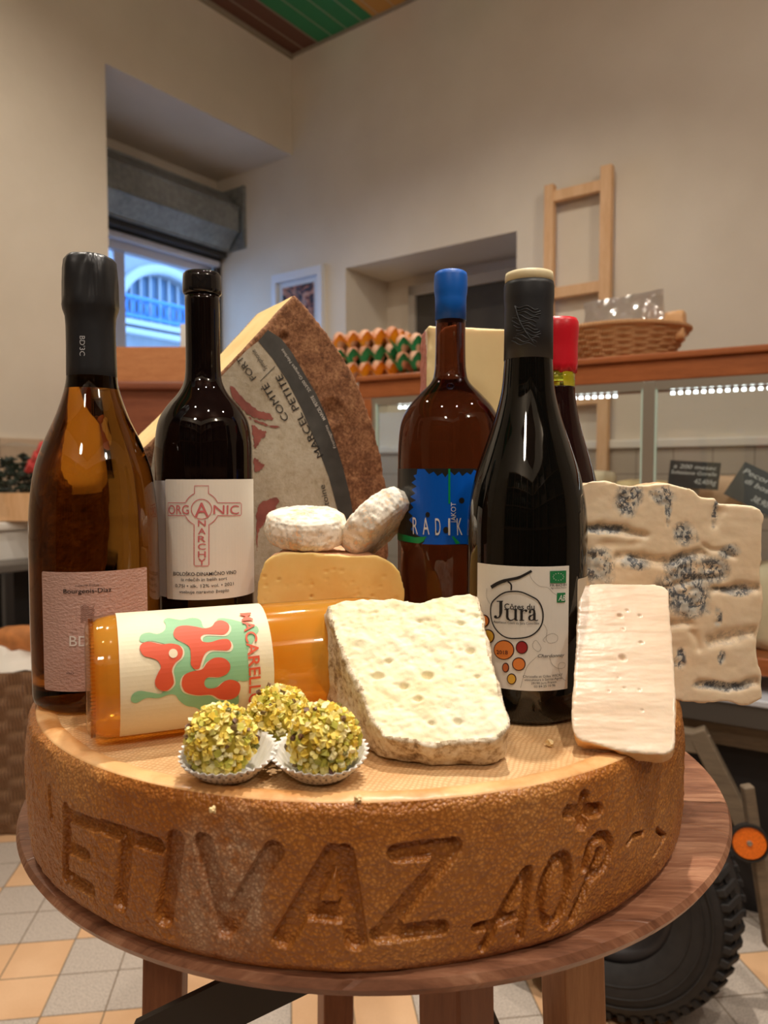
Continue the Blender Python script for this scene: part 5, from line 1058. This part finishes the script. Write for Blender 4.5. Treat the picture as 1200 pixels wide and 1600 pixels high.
# serif capital and small letters of the big word, as pen strokes
def pen(pts, w): return [pxl(c4, q) for q in stroke(sm(pts, 4, False), w)]
W1, W2 = 1.9, .75; J = []
J += pen([jp(330, 450), jp(330, 520), jp(328, 590), jp(310, 640), jp(270, 650)], [2.3]*9+[1.8, 1.5, 1.2, 1, .9, .9, 1, 1]); J += pen([jp(282, 452), jp(356, 450)], W2)
J += [pxl(c4, ell(*jp(268, 636), 2.4, 2.4, 12))]
J += pen([jp(405, 548), jp(405, 600), jp(408, 650), jp(440, 678), jp(480, 665), jp(500, 640)], [1.9]*10+[1.5, 1.2, 1, .9, .8, .7, .6, .6, .6, .6, .6]); J += pen([jp(503, 548), jp(503, 676)], W1); J += pen([jp(372, 550), jp(408, 549)], W2); J += pen([jp(475, 550), jp(505, 549)], W2); J += pen([jp(500, 677), jp(530, 676)], W2)
J += pen([jp(572, 550), jp(572, 676)], W1); J += pen([jp(545, 552), jp(575, 550)], W2); J += pen([jp(545, 677), jp(602, 677)], W2); J += pen([jp(575, 600), jp(590, 565), jp(620, 552)], [.7]*9); J += [pxl(c4, ell(*jp(625, 563), 2, 2.1, 12))]
J += pen([jp(722, 590), jp(722, 676)], W1); J += pen([jp(668, 580), jp(672, 560), jp(695, 550), jp(718, 562), jp(722, 595)], [1.3]*5+[.8]*6+[1.6]*6); J += pen([jp(722, 605), jp(685, 620), jp(662, 640), jp(668, 670), jp(695, 676), jp(722, 655)], [.8]*5+[1.5]*8+[.8]*8); J += pen([jp(724, 672), jp(745, 680), jp(765, 672)], [1, .9, .8, .7, .7, .7, .6, .6, .6]); J += [pxl(c4, ell(*jp(670, 580), 1.9, 1.9, 10))]
decal('large_lettering', c4, [[q] for q in J], .0008, INK, l)
text('small_lettering', c4, [('Côtes du', jp(372, 545), jp(725, 548), 9, .010), ('Appellation Côtes du Jura Contrôlée', jp(245, 705), jp(778, 725), 3.6, 0), ('FR-BIO-01', jp(905, 275), jp(1095, 268), 3.6, .01), ('Agriculture France', jp(912, 303), jp(1095, 295), 2.4, .0), ('Christelle et Gilles WICKY', jp(588, 1358), jp(1050, 1335), 3.8, 0), ('viticulteurs à Sainte-Agnès', jp(605, 1398), jp(1045, 1372), 3.6, 0), ('39190 Jura France', jp(685, 1440), jp(978, 1418), 3.5, 0), ('03 84 25 10 96', jp(718, 1478), jp(965, 1460), 3.5, 0)], .0008, INK, l)
text('handwriting', c4, [('Chardonnay', jp(755, 1118), jp(1065, 1106), 5.2, .004, .3)], .0008, INK, l)
# its back label, seen edge-on at the right
label_rect('back_label', c4, c4.inv(901, 960)[0], .0405*2.1, c4.inv(900, 990)[1], c4.inv(900, 905)[1], .0003, simple('back_paper', sc(206, 190, 166), .7), r4, 'edge of the back label')

# 5 red wax bottle behind
x, y = .1455, .622
r5, c5 = bottle(x, y, {'body': [(.0384, .010), (.0390, .04), (.0390, .09), (.0385, .115), (.0365, .137), (.0325, .156), (.0265, .177), (.0205, .197), (.0165, .215), (.0148, .226), (.0143, .2335)]}, black_glass('black_red_glass', (.014, .005, .005)), 'dark red-wine bottle with a red wax top, half hidden behind the black burgundy bottle')
ring(r5, x, y, 'neck_glass', [(.0143, .2336), (.0142, .2465)], clear_glass('yellow_green_glass', (.55, .62, .06)), 64, 'empty yellow-green neck')
rsw = random.Random(5); dr = [rsw.uniform(-.003, .0015) for _ in range(96)]
def drip(v):
    a = (np.arctan2(v[:, 1]-y, v[:, 0]-x)*96/(2*PI)).astype(int) % 96; z = v[:, 2]-ZF; w = v.copy(); w[:, 2] += np.where(z < .252, .0012*np.sin(a*.5)+.0008*np.sin(a*1.3), 0); rr = 1+.02*fbm(v, 60, 2, 3); w[:, 0] = x+(v[:, 0]-x)*rr; w[:, 1] = y+(v[:, 1]-y)*rr; return w
ring(r5, x, y, 'red_wax', [(.0145, .2455), (.0158, .2465), (.0162, .252), (.0160, .262), (.0160, .270), (.0166, .276), (.0170, .281), (.0166, .2865), (.0150, .2895), (0, .2895)], simple('red_wax', sc(204, 22, 40), .35), 96, 'glossy red wax cap', 0, drip)

# 6 lying bottle of cloudy orange wine
bd = unit([.922, .388, 0]); b0 = np.array([-.181, .440, ZW]); LR = .0375
r6 = thing('wine_bottle', 'clear bottle of cloudy orange wine lying on its side with a cream label', 'bottle', (b0[0], b0[1], ZW))
ax0 = b0+UP*(LR+.0008); vn = -np.array([ax0[0]+bd[0]*.08, ax0[1]+bd[1]*.08, 0])
t = Mt('bottle_clear_glass'); t.n.remove(t.b); tr = t.N('ShaderNodeBsdfTransparent'); tr.inputs[0].default_value = (.97, .95, .90, 1); gl = t.N('ShaderNodeBsdfGlossy'); gl.inputs['Roughness'].default_value = .015
mx = t.N('ShaderNodeMixShader'); t.L(t.fres(.045), mx.inputs[0]); t.L(tr.outputs[0], mx.inputs[1]); t.L(gl.outputs[0], mx.inputs[2]); t.L(mx.outputs[0], t.o.inputs[0]); MCG = t.m
prof = smprof([(.0330, .0008), (.0355, .0035), (.0370, .0085), (LR, .015), (LR, .05), (LR, .12), (LR, .170), (.0368, .184), (.0335, .197), (.0265, .210), (.0185, .222), (.0145, .234), (.0132, .25), (.0130, .275)], 5)
gb = part('glass_body', G().lathe([(0, .012), (.018, .008), (.027, .001), (.030, 0)]+prof, ax0, bd, 128, caps=True), MCG, r6, smooth=True, label='clear glass body')
t = Mt('cloudy_orange_wine'); n = t.noise(14, 3, .5, t.co((1, 1, 2))); t.p(col=t.ramp(n, [(.3, sc(252, 172, 48)), (.7, sc(255, 208, 96))]), rough=.12, ior=1.33, trans=.25, sss=.0)
tr = t.N('ShaderNodeBsdfTransparent'); tr.inputs[0].default_value = (1, .72, .25, 1); mx = t.N('ShaderNodeMixShader'); mx.inputs[0].default_value = .46; t.L(t.b.outputs[0], mx.inputs[1]); t.L(tr.outputs[0], mx.inputs[2]); t.L(mx.outputs[0], t.o.inputs[0])
wp = [(0, .014), (.018, .010), (.027, .0035), (.0315, .0032), (.0350, .0075), (.0368, .0145), (.0371, .02), (.0371, .170), (.0364, .184), (.0331, .197), (.0261, .210), (.0181, .222), (.0141, .234), (.012, .25), (0, .25)]
part('wine', G().lathe(wp, ax0, bd, 96, caps=False), t.m, r6, smooth=True, label='cloudy orange wine inside')
g = G(); Nn = unit(np.cross(bd, UP)); 
for k in range(96):
    a = 2*PI*k/96; d = Nn*math.cos(a)+UP*math.sin(a); e = np.cross(bd, d); g.box(ax0+d*.0348+bd*.0036, (.0014, .0010, .0026), np.column_stack([d, e, bd]))
part('base_knurling', g, clear_glass('knurl_glass', (1, .86, .66), ior=1.2, through=.55, thr=(1, .86, .66)), gb, label='ring of moulded ridges round the base')
c6 = Cyl(ax0, bd, vn, LR); t = Mt('cream_paper'); t.p(col=sc(246, 232, 200), rough=.55); t.bump(t.noise(300, 3), .2, .0004); MCR = t.m
va, vb_ = c6.inv(196, 1060)[1]-.004, c6.inv(428, 1040)[1]; va = c6.inv(187, 1050)[1]; ub = c6.inv(189, 1150)[0]; ub2 = c6.inv(400, 1118)[0]; sg = 1 if ub > 0 else -1
l = label_rect('label', c6, min(sg*abs(ub), -sg*LR*1.7), max(sg*abs(ub), -sg*LR*1.7), va, vb_, .0003, MCR, r6, 'cream paper label', .0003)
def mp(x_, y_): return (170+x_/4.615, 960+y_/4.615)
GRN = [(220, 190), (235, 150), (290, 135), (350, 145), (400, 120), (410, 80), (395, 50), (430, 32), (520, 45), (600, 30), (660, 45), (685, 100), (740, 90), (770, 60), (790, 35), (850, 35), (940, 55), (1000, 80), (1060, 85), (1080, 120), (1060, 150), (1040, 200), (1010, 240), (1000, 300), (1010, 380), (1020, 460), (970, 480), (930, 480), (935, 580), (930, 640), (870, 650), (800, 640), (750, 650), (720, 695), (670, 690), (620, 665), (560, 655), (510, 620), (480, 580), (430, 575), (360, 600), (270, 600), (200, 635), (160, 620), (170, 575), (220, 550), (300, 560), (370, 570), (400, 545), (440, 470), (470, 400), (480, 300), (460, 240), (380, 210), (300, 195), (250, 205)]
RD = [[(222, 250), (240, 215), (290, 203), (380, 220), (450, 215), (510, 230), (533, 270), (520, 315), (480, 350), (455, 400), (465, 460), (465, 500), (430, 540), (390, 548), (345, 525), (332, 480), (355, 420), (375, 380), (350, 335), (300, 315), (250, 300)],
      [(465, 140), (490, 100), (550, 88), (620, 95), (690, 108), (740, 95), (770, 60), (815, 52), (860, 75), (865, 115), (830, 150), (760, 150), (690, 150), (662, 170), (675, 200), (730, 205), (800, 185), (860, 185), (882, 225), (860, 260), (800, 262), (730, 262), (690, 290), (665, 350), (650, 390), (615, 393), (590, 360), (590, 300), (580, 240), (530, 205), (480, 180)],
      [(525, 480), (545, 435), (600, 410), (670, 395), (710, 345), (760, 315), (820, 315), (865, 345), (873, 390), (845, 430), (790, 450), (720, 450), (690, 475), (690, 510), (720, 530), (780, 520), (830, 480), (880, 468), (930, 485), (947, 520), (930, 575), (880, 605), (800, 605), (740, 575), (640, 578), (560, 560), (530, 525)]]
mm = lambda L_, n=4, dx=0, dy=0: pxl(c6, [mp(a+dx, b+dy) for a, b in sm(L_, n)])
decal('green_shape', c6, [[mm(GRN, 4)]], .0006, simple('mint_ink', sc(150, 204, 156), .55), l)
halo = []
for R__, (dx, dy) in zip(RD, ((12, 4), (14, 10), (-12, 6))): halo += [[mm(R__, 4, dx, dy)], [mm(R__, 4, dx*.5-3, dy*.5-6)]]
decal('cream_halo', c6, halo[0:1], .0008, MCR, l); decal('cream_halo', c6, halo[2:3], .0008, MCR, l); decal('cream_halo', c6, halo[4:5], .0008, MCR, l)
MRD = simple('coral_ink', sc(232, 92, 58), .55)
decal('red_shape', c6, [[mm(RD[0])]], .0010, MRD, l); decal('red_shape', c6, [[mm(RD[1])]], .0010, MRD, l); decal('red_shape', c6, [[mm(RD[2])]], .0010, MRD, l)
decal('cream_dot', c6, [[pxl(c6, ell(*mp(463, 285), 32/4.615, 32/4.615, 20))]], .0013, MCR, l)
text('red_lettering', c6, [('MACARELLO', (374.5, 961), (387.5, 1100), 18, .012)], .0013, MRD, l)

# ------------------------------------------------------------ pistachio truffles in paper cups
def nut_mat(name, stops, rough=.5):
    t = Mt(name); gi = t.N('ShaderNodeNewGeometry'); c = t.ramp(gi.outputs['Random Per Island'], stops); t.p(col=c, rough=rough, sss=.1, sssr=.002); return t.m
MNUT = nut_mat('chopped_pistachio', [(0, sc(226, 190, 60)), (.2, sc(244, 216, 92)), (.45, sc(250, 232, 130)), (.65, sc(255, 244, 196)), (.8, sc(214, 206, 84)), (1, sc(170, 166, 66))])
MNUT2 = nut_mat('dark_pistachio_skin', [(0, sc(86, 48, 40)), (.5, sc(120, 86, 60)), (1, sc(124, 130, 60))])
MCORE = simple('truffle_core', sc(196, 176, 60), .7, noise=(60, .2))
MCUP = simple('cup_paper', sc(236, 234, 230), .6); MSTAR = simple('grey_star_print', sc(104, 98, 92), .6)
TRUF = [((345, 1162), .386, .0180, (.0, .0), 'left pistachio-coated truffle in front of the lying bottle', 'white starred paper cup under the left truffle', (.008, -.16)),
        ((506, 1161), .386, .0182, (.0, .0), 'right pistachio-coated truffle beside the leaning cream wedge', 'white starred paper cup under the right truffle', (-.004, .20)),
        ((437, 1127), .4225, .0178, (.0, .0), 'pistachio-coated truffle behind the other two against the bottle', 'white starred paper cup under the rear truffle', (0, 0))]
for ti, (px_, Y, r, _, lab, labc, (tx, tilt)) in enumerate(TRUF):
    c = at(px_[0], px_[1], Y); c[2] = ZW+r+.0022; rr = random.Random(11+ti); base = (c[0], c[1], ZW+.001)
    tr_ = thing('truffle', lab, 'truffle', base, 'pistachio truffles')
    g = G().lathe([(r*.93*math.sin(a), -r*.93*math.cos(a)) for a in np.linspace(0.02, PI-.02, 32)], c, seg=48, caps=False); part('core', g, MCORE, tr_, smooth=True)
    def chips(n, m, nm, rad, s0, s1):
        g = G()
        for k in range(n):
            z = 1-2*(k+.5)/n; an = k*2.39996+rr.uniform(-.2, .2); q = math.sqrt(1-z*z); nrm = np.array([q*math.cos(an), q*math.sin(an), z])
            if nm == 'dark_nut_bits': nrm = unit([rr.gauss(0, 1), rr.gauss(0, 1), rr.gauss(0, 1)])
            cc = c+nrm*rad*rr.uniform(.95, 1.045); s_ = rr.uniform(s0, s1); A_ = unit([rr.gauss(0, 1) for _ in range(3)]); B_ = unit(np.cross(A_, nrm)+1e-6); C_ = np.cross(A_, B_)
            vs = []
            for i in range(5): a = i*2*PI/5; vs.append(cc+(B_*math.cos(a)+C_*math.sin(a))*s_*rr.uniform(.8, 1.1)+A_*s_*rr.uniform(-.65, -.4))
            for i in range(5): a = i*2*PI/5+.5; vs.append(cc+(B_*math.cos(a)+C_*math.sin(a))*s_*rr.uniform(.65, .95)+A_*s_*rr.uniform(.4, .75))
            g.add(vs, [(0, 1, 2, 3, 4), (9, 8, 7, 6, 5)]+[(i, i+5, (i+1) % 5+5, (i+1) % 5) for i in range(5)])
        o = part(nm, g, m, tr_, smooth=True, auto=50); o['kind'] = 'stuff'; return o
    chips(400, MNUT, 'nut_coating', r*.985, .0016, .0027); chips(26, MNUT2, 'dark_nut_bits', r*1.05, .0012, .0021)
    # pleated cup
    cu = thing('paper_cup', labc, 'paper cup', (c[0]+tx, c[1], ZW+.0005), 'starred paper cups'); pc = np.array([c[0]+tx*.5, c[1], ZF]); npl = 34; U = npl*6; Vn = 8; v = []; f = []
    tl = tilt
    def cp_(a, h, off=0):
        R_ = .0128+(.0238-.0128)*h**.85+.0012*h*math.sin(a*npl)+off; hh = .0135*h*(1+.35*math.cos(a-(PI/2+tl*3)))*1.0; x_ = R_*math.cos(a)*1.06; y_ = R_*math.sin(a); z_ = hh+tl*x_*h*.5+.0006*h*math.sin(a*3+ti)
        return pc+np.array([x_, y_, max(z_, 0)+.0003])
    for j in range(Vn+1):
        for i in range(U): v.append(cp_(2*PI*i/U, j/Vn))
    for j in range(Vn):
        for i in range(U): i2 = (i+1) % U; f.append((j*U+i, j*U+i2, (j+1)*U+i2, (j+1)*U+i))
    f.append(tuple(range(U)))
    o = part('pleated_wall', new_mesh('cup', v, f, True), MCUP, cu, fix=False); so = o.modifiers.new('thick', 'SOLIDIFY'); so.thickness = .00018
    g = G()
    for j in range(3):
        for i in range(40):
            a = 2*PI*(i+.5*(j % 2))/40; h = .22+.27*j
            for q0 in (0, PI/2):
                da, dh = .05*math.cos(q0+.5), .085*math.sin(q0+.5); ea, eh = -.016*math.sin(q0+.5), .022*math.cos(q0+.5)
                g.add([cp_(a-da, h-dh, .0006), cp_(a+ea, h+eh, .0006), cp_(a+da, h+dh, .0006), cp_(a-ea, h-eh, .0006)], [(0, 1, 2, 3)])
    o = part('star_print', g, MSTAR, cu, fix=False); o['kind'] = 'stuff'
for px_, s_, lab in (((859, 1164), .0022, 'tiny yellow crumb on the wheel in front of the black burgundy bottle'), ((333, 1268), .0016, 'tiny pale crumb on the front edge of the wheel'), ((560, 1251), .0018, 'small cream crumb on the front edge of the wheel below the right truffle')):
    d_ = ray(*px_); P_ = O+d_*((ZW+.0012-CZ)/d_[2]); bm = bmesh.new(); bmesh.ops.create_icosphere(bm, subdivisions=2, radius=s_)
    for q in bm.verts: q.co = Vector(np.array(q.co)*(1+.35*math.sin(q.co.x*3000+q.co.y*2000)))+Vector(P_)+Vector((0, 0, s_*.6))
    me = bpy.data.meshes.new('crumb'); bm.to_mesh(me); bm.free(); o = part('cheese_crumb', me, MPC[0], loc=(P_[0], P_[1], ZW)); tag(o, lab, 'crumb')
